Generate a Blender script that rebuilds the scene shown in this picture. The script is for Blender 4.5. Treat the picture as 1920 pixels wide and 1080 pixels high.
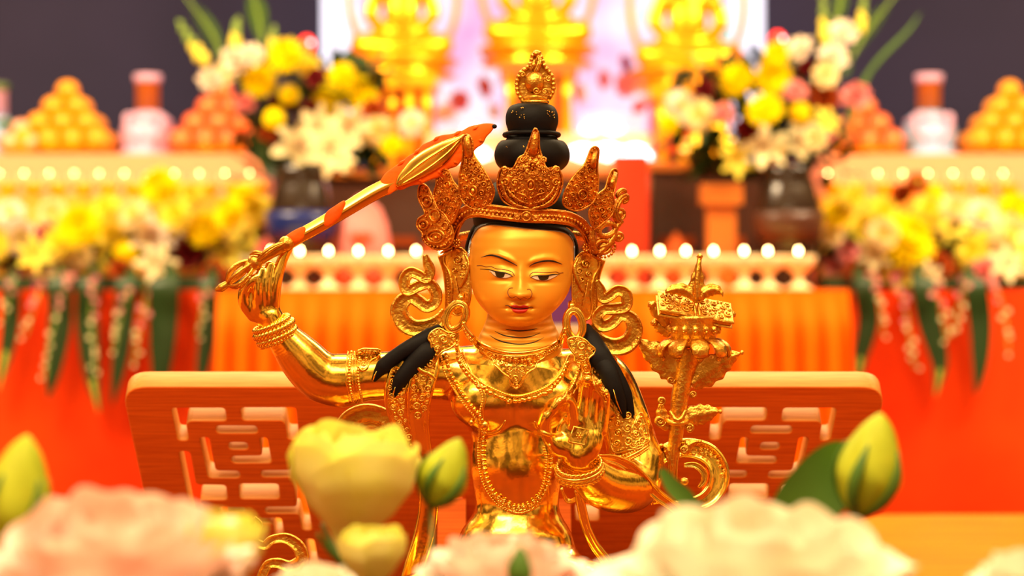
import bpy, math, random
import numpy as np
from mathutils import Vector, Matrix
from mathutils.bvhtree import BVHTree

for _o in list(bpy.data.objects):
    bpy.data.objects.remove(_o)
SC = bpy.context.scene
COL = SC.collection
PI = math.pi

# ------------------------------------------------------------------ camera
ZC = 1.25                       # lens height above the floor
FPX = 4500.0                    # focal length in pixels of the 1920 wide frame
DF = 1.8                        # distance of the statue
U = DF / FPX                    # 0.4 mm: one statue unit
cam_d = bpy.data.cameras.new('camera'); cam = bpy.data.objects.new('camera', cam_d); COL.objects.link(cam)
cam.location = (0, 0, ZC); cam.rotation_euler = (PI/2, 0, 0)
cam_d.sensor_width = 36; cam_d.lens = FPX/1920*36
cam_d.clip_start = 0.05; cam_d.clip_end = 60
cam_d.dof.use_dof = True; cam_d.dof.focus_distance = 1.775; cam_d.dof.aperture_fstop = 6.2
SC.camera = cam
SC.view_settings.view_transform = 'Standard'; SC.view_settings.look = 'None'
SC.view_settings.gamma = 1; SC.view_settings.use_curve_mapping = False
SC.view_settings.exposure = 0.40

def lin(c):
    if isinstance(c, str):
        c = c.lstrip('#'); c = [int(c[i:i+2], 16)/255 for i in (0, 2, 4)]
        return tuple(x/12.92 if x <= .04045 else ((x+.055)/1.055)**2.4 for x in c)
    return tuple(c)

# ------------------------------------------------------------------ world: the warm hall around and behind the camera
W = bpy.data.worlds.new('hall'); SC.world = W; W.use_nodes = True
nt = W.node_tree; nt.nodes.clear()
def N(t, **k):
    n = nt.nodes.new(t)
    for a, b in k.items(): setattr(n, a, b)
    return n
tc = N('ShaderNodeTexCoord'); sep = N('ShaderNodeSeparateXYZ'); nt.links.new(tc.outputs['Generated'], sep.inputs[0])
rmp = N('ShaderNodeValToRGB'); mr = N('ShaderNodeMapRange'); mr.inputs[1].default_value = -1; mr.inputs[2].default_value = 1
nt.links.new(sep.outputs[2], mr.inputs[0]); nt.links.new(mr.outputs[0], rmp.inputs[0])
cr = rmp.color_ramp
cr.elements[0].position = 0; cr.elements[0].color = (.30, .08, .012, 1)
cr.elements[1].position = 1; cr.elements[1].color = (.78, .50, .19, 1)
for p, c in ((.42, (.34, .085, .012)), (.49, (.20, .08, .02)), (.54, (.50, .27, .085)), (.60, (.16, .08, .03)), (.69, (.62, .34, .10)), (.8, (.98, .60, .20))):
    e = cr.elements.new(p); e.color = (*c, 1)
nz = N('ShaderNodeTexNoise'); nz.inputs['Scale'].default_value = 4.2; nz.inputs['Detail'].default_value = 4
nt.links.new(tc.outputs['Generated'], nz.inputs[0])
r2 = N('ShaderNodeValToRGB'); r2.color_ramp.elements[0].position = .44; r2.color_ramp.elements[0].color = (.09, .08, .07, 1)
r2.color_ramp.elements[1].position = .62; r2.color_ramp.elements[1].color = (3.5, 3.4, 3.2, 1)
nt.links.new(nz.outputs[0], r2.inputs[0])
mx = N('ShaderNodeMix', data_type='RGBA', blend_type='MULTIPLY'); mx.inputs[0].default_value = 1
nt.links.new(rmp.outputs[0], mx.inputs[6]); nt.links.new(r2.outputs[0], mx.inputs[7])
bg = N('ShaderNodeBackground'); bg.inputs[1].default_value = .85
nt.links.new(mx.outputs[2], bg.inputs[0]); ow = N('ShaderNodeOutputWorld'); nt.links.new(bg.outputs[0], ow.inputs[0])

# ------------------------------------------------------------------ overhead lamps of the hall, one added over the front flowers
def area(name, loc, size, power, col, target):
    d = bpy.data.lights.new(name, 'AREA'); o = bpy.data.objects.new(name, d); COL.objects.link(o)
    d.shape = 'RECTANGLE'; d.size, d.size_y = size; d.energy = power; d.color = col
    o.location = loc; o.rotation_euler = (Vector(target)-Vector(loc)).to_track_quat('-Z', 'Y').to_euler()
    return o
area('overhead_light', (-0.8, 0.2, 2.7), (0.9, 0.4), 19, (1, .72, .40), (0, 1.8, 1.2))
area('overhead_light', (1.1, 0.6, 3.0), (0.7, 0.4), 10, (1, .72, .40), (0, 1.8, 1.2))
area('overhead_light', (0.0, 2.9, 3.2), (1.6, 0.6), 52, (1, .74, .42), (0, 1.7, 0.9))
area('altar_lamp', (-2.0, 4.5, 3.4), (1.6, 0.6), 145, (1, .74, .44), (-1.0, 6.2, 1.1))
area('overhead_light', (0.0, 0.75, 2.5), (0.9, 0.5), 13, (1, .76, .46), (0, 1.0, 0))  # added light, put above the front flowers to brighten them
area('altar_lamp', (2.0, 4.5, 3.4), (1.6, 0.6), 145, (1, .74, .44), (1.0, 6.2, 1.1))

# ------------------------------------------------------------------ materials
def mat(name, col, rough=.5, metal=0., bump=0., bscale=200., emis=None, estr=0., var=None, vscale=40., trans=0., sss=0., coat=0., spec=.5, transl=0., stretch=None):
    m = bpy.data.materials.new(name); m.use_nodes = True
    t = m.node_tree; b = t.nodes['Principled BSDF']
    c = lin(col)
    b.inputs['Base Color'].default_value = (*c, 1); b.inputs['Roughness'].default_value = rough
    b.inputs['Metallic'].default_value = metal
    b.inputs['Specular IOR Level'].default_value = spec
    if coat: b.inputs['Coat Weight'].default_value = coat; b.inputs['Coat Roughness'].default_value = .15
    if trans: b.inputs['Transmission Weight'].default_value = trans
    if sss:
        b.inputs['Subsurface Weight'].default_value = sss; b.inputs['Subsurface Radius'].default_value = (.01, .008, .003); b.inputs['Subsurface Scale'].default_value = .6
    if emis is not None:
        b.inputs['Emission Color'].default_value = (*lin(emis), 1); b.inputs['Emission Strength'].default_value = estr
    co = t.nodes.new('ShaderNodeTexCoord'); src = co.outputs['Object']
    if stretch:
        mp = t.nodes.new('ShaderNodeMapping'); mp.inputs['Scale'].default_value = stretch
        t.links.new(src, mp.inputs[0]); src = mp.outputs[0]
    if var is not None:
        n = t.nodes.new('ShaderNodeTexNoise'); n.inputs['Scale'].default_value = vscale; n.inputs['Detail'].default_value = 3
        t.links.new(src, n.inputs[0])
        r = t.nodes.new('ShaderNodeMapRange'); r.inputs[1].default_value = .36; r.inputs[2].default_value = .64
        t.links.new(n.outputs[0], r.inputs[0])
        x = t.nodes.new('ShaderNodeMix'); x.data_type = 'RGBA'
        x.inputs[6].default_value = (*c, 1); x.inputs[7].default_value = (*lin(var), 1)
        t.links.new(r.outputs[0], x.inputs[0]); t.links.new(x.outputs[2], b.inputs['Base Color'])
    if bump:
        n = t.nodes.new('ShaderNodeTexNoise'); n.inputs['Scale'].default_value = bscale; n.inputs['Detail'].default_value = 3
        t.links.new(src, n.inputs[0])
        bp = t.nodes.new('ShaderNodeBump'); bp.inputs['Strength'].default_value = bump; bp.inputs['Distance'].default_value = .002
        t.links.new(n.outputs[0], bp.inputs['Height']); t.links.new(bp.outputs[0], b.inputs['Normal'])
    if transl:
        tr_ = t.nodes.new('ShaderNodeBsdfTranslucent'); ms = t.nodes.new('ShaderNodeMixShader'); ms.inputs[0].default_value = transl
        out = [n for n in t.nodes if n.type == 'OUTPUT_MATERIAL'][0]
        if b.inputs['Base Color'].is_linked: t.links.new(b.inputs['Base Color'].links[0].from_socket, tr_.inputs[0])
        else: tr_.inputs[0].default_value = (*c, 1)
        t.links.new(b.outputs[0], ms.inputs[1]); t.links.new(tr_.outputs[0], ms.inputs[2]); t.links.new(ms.outputs[0], out.inputs[0])
    return m

M = {}
M['gold'] = mat('polished_gold', (1.0, .68, .14), .18, 1, .28, 70, var=(.97, .56, .08), vscale=25)
M['cast'] = mat('cast_gold', (.86, .50, .085), .33, 1, .4, 420, var=(.66, .32, .045), vscale=60)
M['crown'] = mat('reddish_cast_gold', (.80, .34, .05), .36, 1, .5, 420, var=(.52, .17, .025), vscale=90)
M['bead'] = mat('bright_gold', (1.0, .62, .12), .2, 1)
M['face'] = mat('matt_gold_paint', (.91, .41, .028), .40, .35, .04, 30, var=(.87, .38, .024), vscale=14)
M['black'] = mat('black_hair_paint', '#0c0a10', .6, 0, .15, 120, spec=.2)
M['black_line'] = mat('black_line_paint', '#120a06', .5)
M['brown_line'] = mat('brown_line_paint', '#6b2206', .5)
M['blue_line'] = mat('pale_blue_paint', '#8ea0c4', .5)
M['lip'] = mat('red_lip_paint', '#c8180c', .4)
M['white'] = mat('white_eye_paint', '#f2e2cf', .4)
M['iris'] = mat('dark_iris_paint', '#33301a', .3)
M['flame'] = mat('orange_flame_paint', '#fa6c10', .6, 0, .3, 180, var='#ee5808', spec=.2, vscale=50)
M['darkrec'] = mat('dark_recess', '#2a1204', .6)
# ------------------------------------------------------------------ mesh helpers
def v3(p): return np.array(p, float)
def spline(pts, n=8, closed=False):
    P_ = [np.array(p, float) for p in pts]
    if closed: Q = [P_[-1]] + P_ + [P_[0], P_[1]]
    else: Q = [2*P_[0]-P_[1]] + P_ + [2*P_[-1]-P_[-2]]
    out = []
    for i in range(1, len(Q)-2):
        a, b, c, d = Q[i-1:i+3]
        for k in range(n):
            t = k/n
            out.append(.5*((2*b)+(c-a)*t+(2*a-5*b+4*c-d)*t*t+(3*b-a-3*c+d)*t**3))
    if not closed: out.append(P_[-1].copy())
    return np.array(out)
def uvs(nu=8, nv=6):
    v = [(0, 0, 1)]
    for j in range(1, nv):
        th = PI*j/nv
        for i in range(nu):
            v.append((math.sin(th)*math.cos(2*PI*i/nu), math.sin(th)*math.sin(2*PI*i/nu), math.cos(th)))
    v.append((0, 0, -1)); f = []
    for i in range(nu): f.append((0, 1+i, 1+(i+1) % nu))
    for j in range(nv-2):
        for i in range(nu):
            a = 1+j*nu+i; b = 1+j*nu+(i+1) % nu
            f.append((a, a+nu, b+nu, b))
    o = 1+(nv-2)*nu
    for i in range(nu): f.append((len(v)-1, o+(i+1) % nu, o+i))
    return np.array(v, float), f
SPH = {k: uvs(*k) for k in ((8, 6), (6, 4), (16, 10), (24, 16))}
ROUND = [(math.cos(2*PI*i/10), math.sin(2*PI*i/10)) for i in range(10)]
ROUND6 = [(math.cos(2*PI*i/6), math.sin(2*PI*i/6)) for i in range(6)]
ROUND20 = [(math.cos(2*PI*i/20), math.sin(2*PI*i/20)) for i in range(20)]
RIB = [(-1, -.2), (-.97, .5), (-.84, .95), (-.7, .9), (-.56, .35), (-.2, .25), (.0, .32), (.2, .25), (.56, .35), (.7, .9), (.84, .95), (.97, .5), (1, -.2), (.7, -1), (-.7, -1)]
RIB = RIB[::-1]
CREASE = [(-1, 0), (-.8, .65), (-.45, .8), (-.15, .9), (0, .45), (.15, .9), (.45, .8), (.8, .65), (1, 0), (.6, -.9), (-.6, -.9)][::-1]
class MB:
    def __init__(s): s.v = []; s.f = []; s.n = 0; s.mi = []
    def add(s, V, F, m=0):
        V = np.asarray(V, float).reshape(-1, 3)
        s.v.append(V); o = s.n
        s.f += [tuple(o+i for i in f) for f in F]; s.mi += [m]*len(F); s.n += len(V)
    def sph(s, c, r, k=(8, 6), m=0):
        V, F = SPH[k]; s.add(V*np.array(r)+np.array(c, float), F, m)
    def tube(s, pts, r, prof=ROUND, up=None, closed=False, m=0, cap=True, hr=None):
        """sweep a closed profile; r = half width (list ok), hr = half height (defaults r)"""
        P_ = np.asarray(pts, float); n = len(P_)
        r = np.ones(n)*r if np.isscalar(r) else np.interp(np.linspace(0, 1, n), np.linspace(0, 1, len(r)), r)
        if hr is None: h = r
        else: h = np.ones(n)*hr if np.isscalar(hr) else np.interp(np.linspace(0, 1, n), np.linspace(0, 1, len(hr)), hr)
        T = np.roll(P_, -1, 0)-np.roll(P_, 1, 0) if closed else np.gradient(P_, axis=0)
        T /= np.maximum(np.linalg.norm(T, axis=1, keepdims=True), 1e-9)
        k = len(prof); pr = np.array(prof); V = np.zeros((n, k, 3))
        if up is None:
            a = np.array([0, 0, 1.]) if abs(T[0][2]) < .9 else np.array([1., 0, 0])
            uvec = a
            for i in range(n):
                uvec = uvec-T[i]*uvec.dot(T[i]); uvec /= max(np.linalg.norm(uvec), 1e-9)
                sd = np.cross(T[i], uvec)
                V[i] = P_[i]+np.outer(pr[:, 0]*r[i], sd)+np.outer(pr[:, 1]*h[i], uvec)
        else:
            ups = np.asarray(up, float)
            for i in range(n):
                uu = ups if ups.ndim == 1 else ups[i]
                u2 = uu-T[i]*uu.dot(T[i]); u2 /= max(np.linalg.norm(u2), 1e-9)
                sd = np.cross(T[i], u2)
                V[i] = P_[i]+np.outer(pr[:, 0]*r[i], sd)+np.outer(pr[:, 1]*h[i], u2)
        F = []
        for i in range(n if closed else n-1):
            j = (i+1) % n
            for q in range(k):
                w = (q+1) % k
                F.append((i*k+q, i*k+w, j*k+w, j*k+q))
        if cap and not closed:
            F.append(tuple(range(k))[::-1]); F.append(tuple((n-1)*k+q for q in range(k)))
        s.add(V.reshape(-1, 3), F, m)
    def beads(s, pts, r, step=None, k=(8, 6), m=0, sq=1.):
        P_ = np.asarray(pts, float); L = np.r_[0, np.cumsum(np.linalg.norm(np.diff(P_, axis=0), axis=1))]
        step = step or 2.05*r
        for t in np.arange(0, L[-1], step):
            c = [np.interp(t, L, P_[:, i]) for i in range(3)]
            s.sph(c, (r, r, r*sq), k, m)
    def lathe(s, prof, c=(0, 0, 0), n=32, m=0, ripple=0, nr=0, axis=2):
        """prof: (radius, height) list"""
        V = []
        for (r, z) in prof:
            for i in range(n):
                a = 2*PI*i/n; rr = r*(1+ripple*math.cos(nr*a))
                p = [rr*math.cos(a), rr*math.sin(a), z]
                V.append((p[0]+c[0], p[1]+c[1], p[2]+c[2]))
        F = []
        for j in range(len(prof)-1):
            for i in range(n):
                w = (i+1) % n
                F.append((j*n+i, j*n+w, (j+1)*n+w, (j+1)*n+i))
        F.append(tuple(range(n))[::-1]); F.append(tuple((len(prof)-1)*n+i for i in range(n)))
        s.add(V, F, m)
    def box(s, a, b, m=0):
        x0, y0, z0 = a; x1, y1, z1 = b
        V = [(x0, y0, z0), (x1, y0, z0), (x1, y1, z0), (x0, y1, z0), (x0, y0, z1), (x1, y0, z1), (x1, y1, z1), (x0, y1, z1)]
        s.add(V, [(0, 3, 2, 1), (4, 5, 6, 7), (0, 1, 5, 4), (1, 2, 6, 5), (2, 3, 7, 6), (3, 0, 4, 7)], m)
    def build(s, name, mats, parent=None, xf=None, smooth=True, loc=None, recalc=True):
        V = np.concatenate(s.v) if s.v else np.zeros((0, 3))
        if xf is not None: V = xf(V)
        base = np.zeros(3)
        if parent is not None: base = np.array(WPOS.get(parent.name, (0, 0, 0)))
        if loc is not None: base = np.array(loc, float)
        me = bpy.data.meshes.new(name); me.from_pydata((V-base).tolist(), [], s.f)
        if not isinstance(mats, (list, tuple)): mats = [mats]
        for mm in mats: me.materials.append(mm)
        if len(mats) > 1: me.polygons.foreach_set('material_index', s.mi)
        if recalc:
            import bmesh
            bm = bmesh.new(); bm.from_mesh(me); bmesh.ops.recalc_face_normals(bm, faces=bm.faces); bm.to_mesh(me); bm.free()
        if smooth: me.polygons.foreach_set('use_smooth', [True]*len(me.polygons))
        me.update()
        o = bpy.data.objects.new(name, me); COL.objects.link(o)
        if parent is not None: o.parent = parent; WPOS[o.name] = tuple(base)
        elif loc is not None: o.location = loc; WPOS[o.name] = tuple(base)
        return o
WPOS = {}
def thing(name, label, cat, loc, group=None, rz=0):
    o = bpy.data.objects.new(name, None); COL.objects.link(o); o.empty_display_size = .01
    o.location = loc; o.rotation_euler = (0, 0, rz); WPOS[o.name] = tuple(loc)
    o['label'] = label; o['category'] = cat
    if group: o['group'] = group
    return o
def tag(o, label, cat, group=None):
    o['label'] = label; o['category'] = cat
    if group: o['group'] = group
    return o
def struct(o): o['kind'] = 'structure'; return o
def copy_tree(r, loc, rz=0, scale=1., label=None, group=None, mats=None):
    def cp(o, par):
        c = o.copy(); COL.objects.link(c); c.parent = par
        for ch in [x for x in o.children]: cp(ch, c)
        return c
    c = cp(r, None); c.location = loc
    c.rotation_euler = rz if isinstance(rz, (tuple, list)) else (0, 0, rz)
    c.scale = (scale,)*3 if not isinstance(scale, (tuple, list)) else scale
    if label: c['label'] = label
    if group: c['group'] = group
    return c
def at(px, py, D):
    """a point of the hall seen at that pixel, D metres away"""
    return np.array(((px-960)/FPX*D, D, ZC+(540-py)/FPX*D))

# ------------------------------------------------------------------ statue units: x right, y down, d away from the camera; 1 unit = 0.4 mm
def q(px, py, d):
    k = 1+d*U/DF
    return np.array((960+(px-960)*k, 540+(py-540)*k, d))
def qq(pts, d=None): return [q(*p) if len(p) == 3 else q(p[0], p[1], d) for p in pts]
def XW(V):
    V = np.asarray(V, float)
    return np.stack([(V[:, 0]-960)*U, DF+V[:, 2]*U, ZC+(540-V[:, 1])*U], 1)
VIEW = np.array([0, 0, -1.])     # towards the viewer in statue units

# implicit surfaces ------------------------------------------------
class Field:
    def __init__(s, lo, hi, h):
        s.lo = np.array(lo, float); s.h = h
        s.n = np.ceil((np.array(hi)-s.lo)/h).astype(int)+1
        s.F = np.full(s.n, 60., np.float32)
    def sub(s, lo, hi):
        a = np.clip(np.floor((np.array(lo)-s.lo)/s.h).astype(int), 0, s.n); b = np.clip(np.ceil((np.array(hi)-s.lo)/s.h).astype(int)+1, 0, s.n)
        sl = tuple(slice(a[i], b[i]) for i in range(3))
        g = [(s.lo[i]+s.h*np.arange(a[i], b[i])).astype(np.float32) for i in range(3)]
        return sl, g[0][:, None, None], g[1][None, :, None], g[2][None, None, :]
    def merge(s, sl, d, k, mode):
        A = s.F[sl]
        if mode == 'add':
            if k > 0:
                h = np.maximum(k-np.abs(A-d), 0)/k; s.F[sl] = np.minimum(A, d)-h*h*k*.25
            else: s.F[sl] = np.minimum(A, d)
        else:
            h = np.maximum(k-np.abs(A+d), 0)/k; s.F[sl] = np.maximum(A, -d)+h*h*k*.25
    def cap(s, a, b, ra, rb, k=8, mode='add', flat=None):
        a = np.array(a, float); b = np.array(b, float); r = max(ra, rb)+k+6
        sl, x, y, z = s.sub(np.minimum(a, b)-r, np.maximum(a, b)+r)
        ab = b-a; L = max(ab.dot(ab), 1e-6)
        t = np.clip(((x-a[0])*ab[0]+(y-a[1])*ab[1]+(z-a[2])*ab[2])/L, 0, 1)
        dx = x-a[0]-t*ab[0]; dy = y-a[1]-t*ab[1]; dz = z-a[2]-t*ab[2]
        if flat: dz = dz*flat
        s.merge(sl, np.sqrt(dx*dx+dy*dy+dz*dz)-(ra+(rb-ra)*t), k, mode)
    def chain(s, pts, rs, k=8, mode='add', n=4):
        """a smooth tapering limb: densely sampled spline of balls, merged once"""
        S_ = spline([np.r_[p, r] for p, r in zip(pts, rs)], n)
        m = S_[:, 3].max()+k+6
        sl, x, y, z = s.sub(S_[:, :3].min(0)-m, S_[:, :3].max(0)+m)
        D = np.full(s.F[sl].shape, 60., np.float32)
        for i in range(len(S_)-1):
            a, b, ra, rb = S_[i, :3], S_[i+1, :3], S_[i, 3], S_[i+1, 3]
            mm = max(ra, rb)+k+6
            s2, X, Y, Z = s.sub(np.minimum(a, b)-mm, np.maximum(a, b)+mm)
            loc = tuple(slice(s2[t].start-sl[t].start, s2[t].stop-sl[t].start) for t in range(3))
            ab = b-a; L = max(ab.dot(ab), 1e-6)
            t = np.clip(((X-a[0])*ab[0]+(Y-a[1])*ab[1]+(Z-a[2])*ab[2])/L, 0, 1)
            d = np.sqrt((X-a[0]-t*ab[0])**2+(Y-a[1]-t*ab[1])**2+(Z-a[2]-t*ab[2])**2)-(ra+(rb-ra)*t)
            D[loc] = np.minimum(D[loc], d)
        s.merge(sl, D, k, mode)
    def ell(s, c, r, k=10, rot=0, mode='add'):
        c = np.array(c, float); r = np.array(r, float); R_ = max(r[0], r[1]); ext = np.array([R_, R_, r[2]])+k+6
        sl, x, y, z = s.sub(c-ext, c+ext)
        ca, sa = math.cos(rot), math.sin(rot)
        X = ((x-c[0])*ca+(y-c[1])*sa); Y = (-(x-c[0])*sa+(y-c[1])*ca); Z = z-c[2]
        k0 = np.sqrt((X/r[0])**2+(Y/r[1])**2+(Z/r[2])**2)
        k1 = np.sqrt((X/r[0]**2)**2+(Y/r[1]**2)**2+(Z/r[2]**2)**2)
        s.merge(sl, (k0*(k0-1)/np.maximum(k1, 1e-6)).astype(np.float32), k, mode)
    def mesh(s):
        F = s.F; nx, ny, nz = F.shape; I = F < 0
        c = [I[i:nx-1+i, j:ny-1+j, k:nz-1+k] for i in (0, 1) for j in (0, 1) for k in (0, 1)]
        cnt = sum(a.astype(np.uint8) for a in c); act = (cnt > 0) & (cnt < 8)
        ix, iy, iz = np.nonzero(act)
        idx = np.full(act.shape, -1, np.int64); idx[ix, iy, iz] = np.arange(len(ix))
        acc = np.zeros((len(ix), 3)); num = np.zeros(len(ix))
        cor = [(i, j, k) for i in (0, 1) for j in (0, 1) for k in (0, 1)]
        for a in range(8):
            for b in range(a+1, 8):
                if sum(abs(cor[a][t]-cor[b][t]) for t in range(3)) != 1: continue
                fa = F[ix+cor[a][0], iy+cor[a][1], iz+cor[a][2]]; fb = F[ix+cor[b][0], iy+cor[b][1], iz+cor[b][2]]
                m = (fa < 0) != (fb < 0); t = np.where(m, fa/np.where(m, fa-fb, 1), 0)
                for ax in range(3): acc[:, ax] += np.where(m, cor[a][ax]+t*(cor[b][ax]-cor[a][ax]), 0)
                num += m
        V = (np.stack([ix, iy, iz], 1)+acc/num[:, None])
        faces = []
        for ax in range(3):
            A = np.swapaxes(I, 0, ax); D = np.swapaxes(idx, 0, ax)
            e = A[:-1] != A[1:]
            x, y, z = np.nonzero(e[:, 1:-1, 1:-1]); y += 1; z += 1
            qd = np.stack([D[x, y-1, z-1], D[x, y, z-1], D[x, y, z], D[x, y-1, z]], 1)
            fl = A[x, y, z]
            if ax == 1: fl = ~fl
            qd[fl] = qd[fl][:, ::-1]; faces.append(qd)
        Q = np.concatenate(faces); Q = Q[(Q >= 0).all(1)]
        # relax a little, then pull onto the surface
        G = np.gradient(F)
        def samp(A, P_):
            i = np.clip(P_.astype(int), 0, np.array(A.shape)-2); f = P_-i; o = 0
            for (a, b, c_) in cor:
                w = (f[:, 0] if a else 1-f[:, 0])*(f[:, 1] if b else 1-f[:, 1])*(f[:, 2] if c_ else 1-f[:, 2])
                o = o+A[i[:, 0]+a, i[:, 1]+b, i[:, 2]+c_]*w
            return o
        for it in range(3):
            s_ = np.zeros_like(V); w = np.zeros(len(V))
            for a, b in ((0, 1), (1, 2), (2, 3), (3, 0)):
                np.add.at(s_, Q[:, a], V[Q[:, b]]); np.add.at(w, Q[:, a], 1)
                np.add.at(s_, Q[:, b], V[Q[:, a]]); np.add.at(w, Q[:, b], 1)
            V = V*.5+.5*s_/np.maximum(w, 1)[:, None]
            g = np.stack([samp(x, V) for x in G], 1); f = samp(F, V)
            V = V-g*np.clip(f/np.maximum((g**2).sum(1), .05), -.4, .4)[:, None]
        g = np.stack([samp(x, V) for x in G], 1); g /= np.maximum(np.linalg.norm(g, axis=1, keepdims=True), 1e-6)
        return V*s.h+s.lo, Q, g
def field_object(name, V, Q, g, material, parent):
    Wv = XW(V)-np.array(WPOS[parent.name])
    me = bpy.data.meshes.new(name); me.from_pydata(Wv.tolist(), [], Q.tolist())
    me.materials.append(material)
    import bmesh
    bm = bmesh.new(); bm.from_mesh(me); bmesh.ops.recalc_face_normals(bm, faces=bm.faces); bm.to_mesh(me); bm.free()
    me.polygons.foreach_set('use_smooth', [True]*len(me.polygons))
    nn = np.stack([g[:, 0], g[:, 2], -g[:, 1]], 1)
    me.normals_split_custom_set_from_vertices(nn.tolist())
    o = bpy.data.objects.new(name, me); COL.objects.link(o); o.parent = parent; WPOS[o.name] = WPOS[parent.name]
    return o
class Surf:
    """finds the front of a surface under an image position"""
    def __init__(s, V, F): s.t = BVHTree.FromPolygons([tuple(v) for v in V], [tuple(int(i) for i in f) for f in F])
    def __call__(s, px, py, off=0., dflt=-60.):
        d = dflt
        for _ in range(3):
            k = 1+d*U/DF; x = 960+(px-960)*k; y = 540+(py-540)*k
            h = s.t.ray_cast(Vector((x, y, -600)), Vector((0, 0, 1)))
            if h[0] is None: break
            d = h[0][2]
        return q(px, py, d)+np.array([0, 0, -off])
    def line(s, pts, off=0., n=6, dflt=-60., closed=False):
        P2 = spline([(p[0], p[1], 0) for p in pts], n, closed)
        R = np.array([s(p[0], p[1], off, dflt) for p in P2])
        if len(R) > 4 and not closed:   # soften jumps in depth
            z = R[:, 2].copy()
            for _ in range(2): z[1:-1] = (z[:-2]+2*z[1:-1]+z[2:])/4
            R[:, 2] = z
        return R
# ================================================================== THE STATUE
TABLE_Z = ZC-.33
SX, SZ = (968-960)*U, TABLE_Z
statue = thing('golden_statue', 'gilded deity statue with jewelled crown and raised flaming sword before the bamboo board', 'statue', (SX, DF, SZ))
LO = (425, 430, -235); HI = (1290, 1290, 110)
B = Field(LO, HI, 2.0)
def Q3(*p): return q(*p)
# trunk
B.ell(Q3(968, 745, 4), (112, 92, 66), 14)
B.ell(Q3(968, 860, 4), (86, 112, 54), 30)
B.cap(Q3(970, 900, 6), Q3(970, 1010, 6), 72, 84, 30, flat=1.35)
B.ell(Q3(970, 872, -22), (62, 66, 42), 26)
B.cap(Q3(870, 700, 12), Q3(1076, 700, 12), 44, 44, 30)
B.ell(Q3(910, 752, -32), (66, 52, 40), 18)
B.ell(Q3(1026, 752, -32), (66, 52, 40), 18)
B.ell(Q3(968, 700, -16), (80, 56, 44), 26)
B.cap(Q3(978, 560, 12), Q3(972, 668, 8), 56, 62, 20)
B.cap(Q3(973, 640, 10), Q3(970, 690, 6), 60, 96, 24, flat=1.35)
B.ell(Q3(968, 1060, 6), (118, 84, 76), 34)
B.ell(Q3(966, 1010, -4), (100, 52, 66), 30)
# crossed legs (below the flowers)
B.chain(qq([(1010, 1100, -10), (1170, 1150, -110), (1215, 1180, -130)]), (82, 66, 56), 24)
B.chain(qq([(930, 1100, -10), (770, 1150, -110), (725, 1180, -130)]), (82, 66, 56), 24)
B.chain(qq([(1215, 1190, -130), (1060, 1205, -170), (930, 1200, -175)]), (52, 42, 30), 18)
B.chain(qq([(725, 1190, -130), (880, 1215, -160), (1010, 1220, -165)]), (52, 42, 30), 18)
# raised arm, on the viewer's left
B.chain(qq([(880, 702, 14), (800, 702, 8), (700, 706, 0), (640, 714, -6)]), (52, 47, 45, 46), 16, n=14)
B.chain(qq([(640, 714, -6), (603, 708, -14), (565, 672, -24), (520, 618, -38), (507, 594, -42)]), (45, 46, 42, 26, 23), 18, n=14)
# other arm comes forward
B.chain(qq([(1070, 705, 14), (1128, 712, 8), (1165, 780, 2), (1190, 860, -8)]), (46, 52, 50, 50), 16, n=14)
B.chain(qq([(1190, 872, -10), (1180, 905, -32), (1130, 905, -85), (1092, 872, -130), (1082, 852, -142)]), (52, 55, 47, 33, 30), 18, n=14)
# ---- hand on the sword
B.ell(Q3(487, 566, -46), (27, 42, 17), 8, rot=-.12)
B.chain(qq([(504, 596, -44), (500, 560, -56), (499, 530, -60), (506, 497, -56)]), (10, 10, 9.5, 8), 4)
B.chain(qq([(512, 592, -42), (514, 556, -52), (519, 522, -56), (529, 488, -52), (541, 466, -50)]), (12, 11.5, 11, 10, 8), 4)
B.chain(qq([(488, 586, -48), (484, 556, -60), (484, 530, -64), (490, 506, -60)]), (9, 9.5, 9, 7.5), 4)
B.chain(qq([(474, 592, -44), (460, 570, -52), (458, 548, -58), (468, 530, -64), (480, 520, -66)]), (11, 12, 11, 9.5, 7), 5)
# ---- open palm raised before the chest
B.ell(Q3(1086, 818, -152), (44, 50, 15), 8, rot=.1)
B.ell(Q3(1050, 836, -162), (24, 20, 12), 8, rot=.6)
B.ell(Q3(1108, 836, -160), (17, 30, 11), 8, rot=.15)
B.ell(Q3(1078, 786, -160), (20, 9, 8), 5, rot=.3)
B.chain(qq([(1092, 800, -154), (1092, 772, -156), (1095, 744, -158), (1098, 722, -166), (1101, 712, -178)]), (12, 11.5, 11, 10.5, 9), 3)
B.chain(qq([(1112, 802, -152), (1112, 774, -154), (1116, 748, -156), (1119, 728, -164), (1121, 720, -175)]), (11.5, 11, 10.5, 10, 8.5), 3)
B.chain(qq([(1128, 808, -148), (1132, 784, -150), (1134, 762, -152), (1135, 744, -158), (1134, 736, -166)]), (10.5, 10, 9.5, 9, 7.5), 3)
B.chain(qq([(1074, 800, -156), (1074, 776, -164), (1068, 752, -176), (1052, 750, -186), (1040, 764, -188), (1036, 772, -186)]), (11.5, 10.5, 10, 9, 8.5, 7), 3)
B.chain(qq([(1046, 838, -158), (1028, 822, -168), (1023, 800, -178), (1026, 782, -184), (1034, 774, -186)]), (14, 11, 10, 9.5, 7), 4)
B.cap(Q3(1082, 820, -203), Q3(1092, 806, -203), 28, 24, 16, 'sub')
# toes and navel
B.cap(Q3(966, 905, -90), Q3(966, 905, -70), 4, 3, 6, 'sub')
bV, bQ, bG = B.mesh()
body = field_object('body', bV, bQ, bG, M['gold'], statue)
body['label'] = 'polished gold torso and arms'
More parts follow.
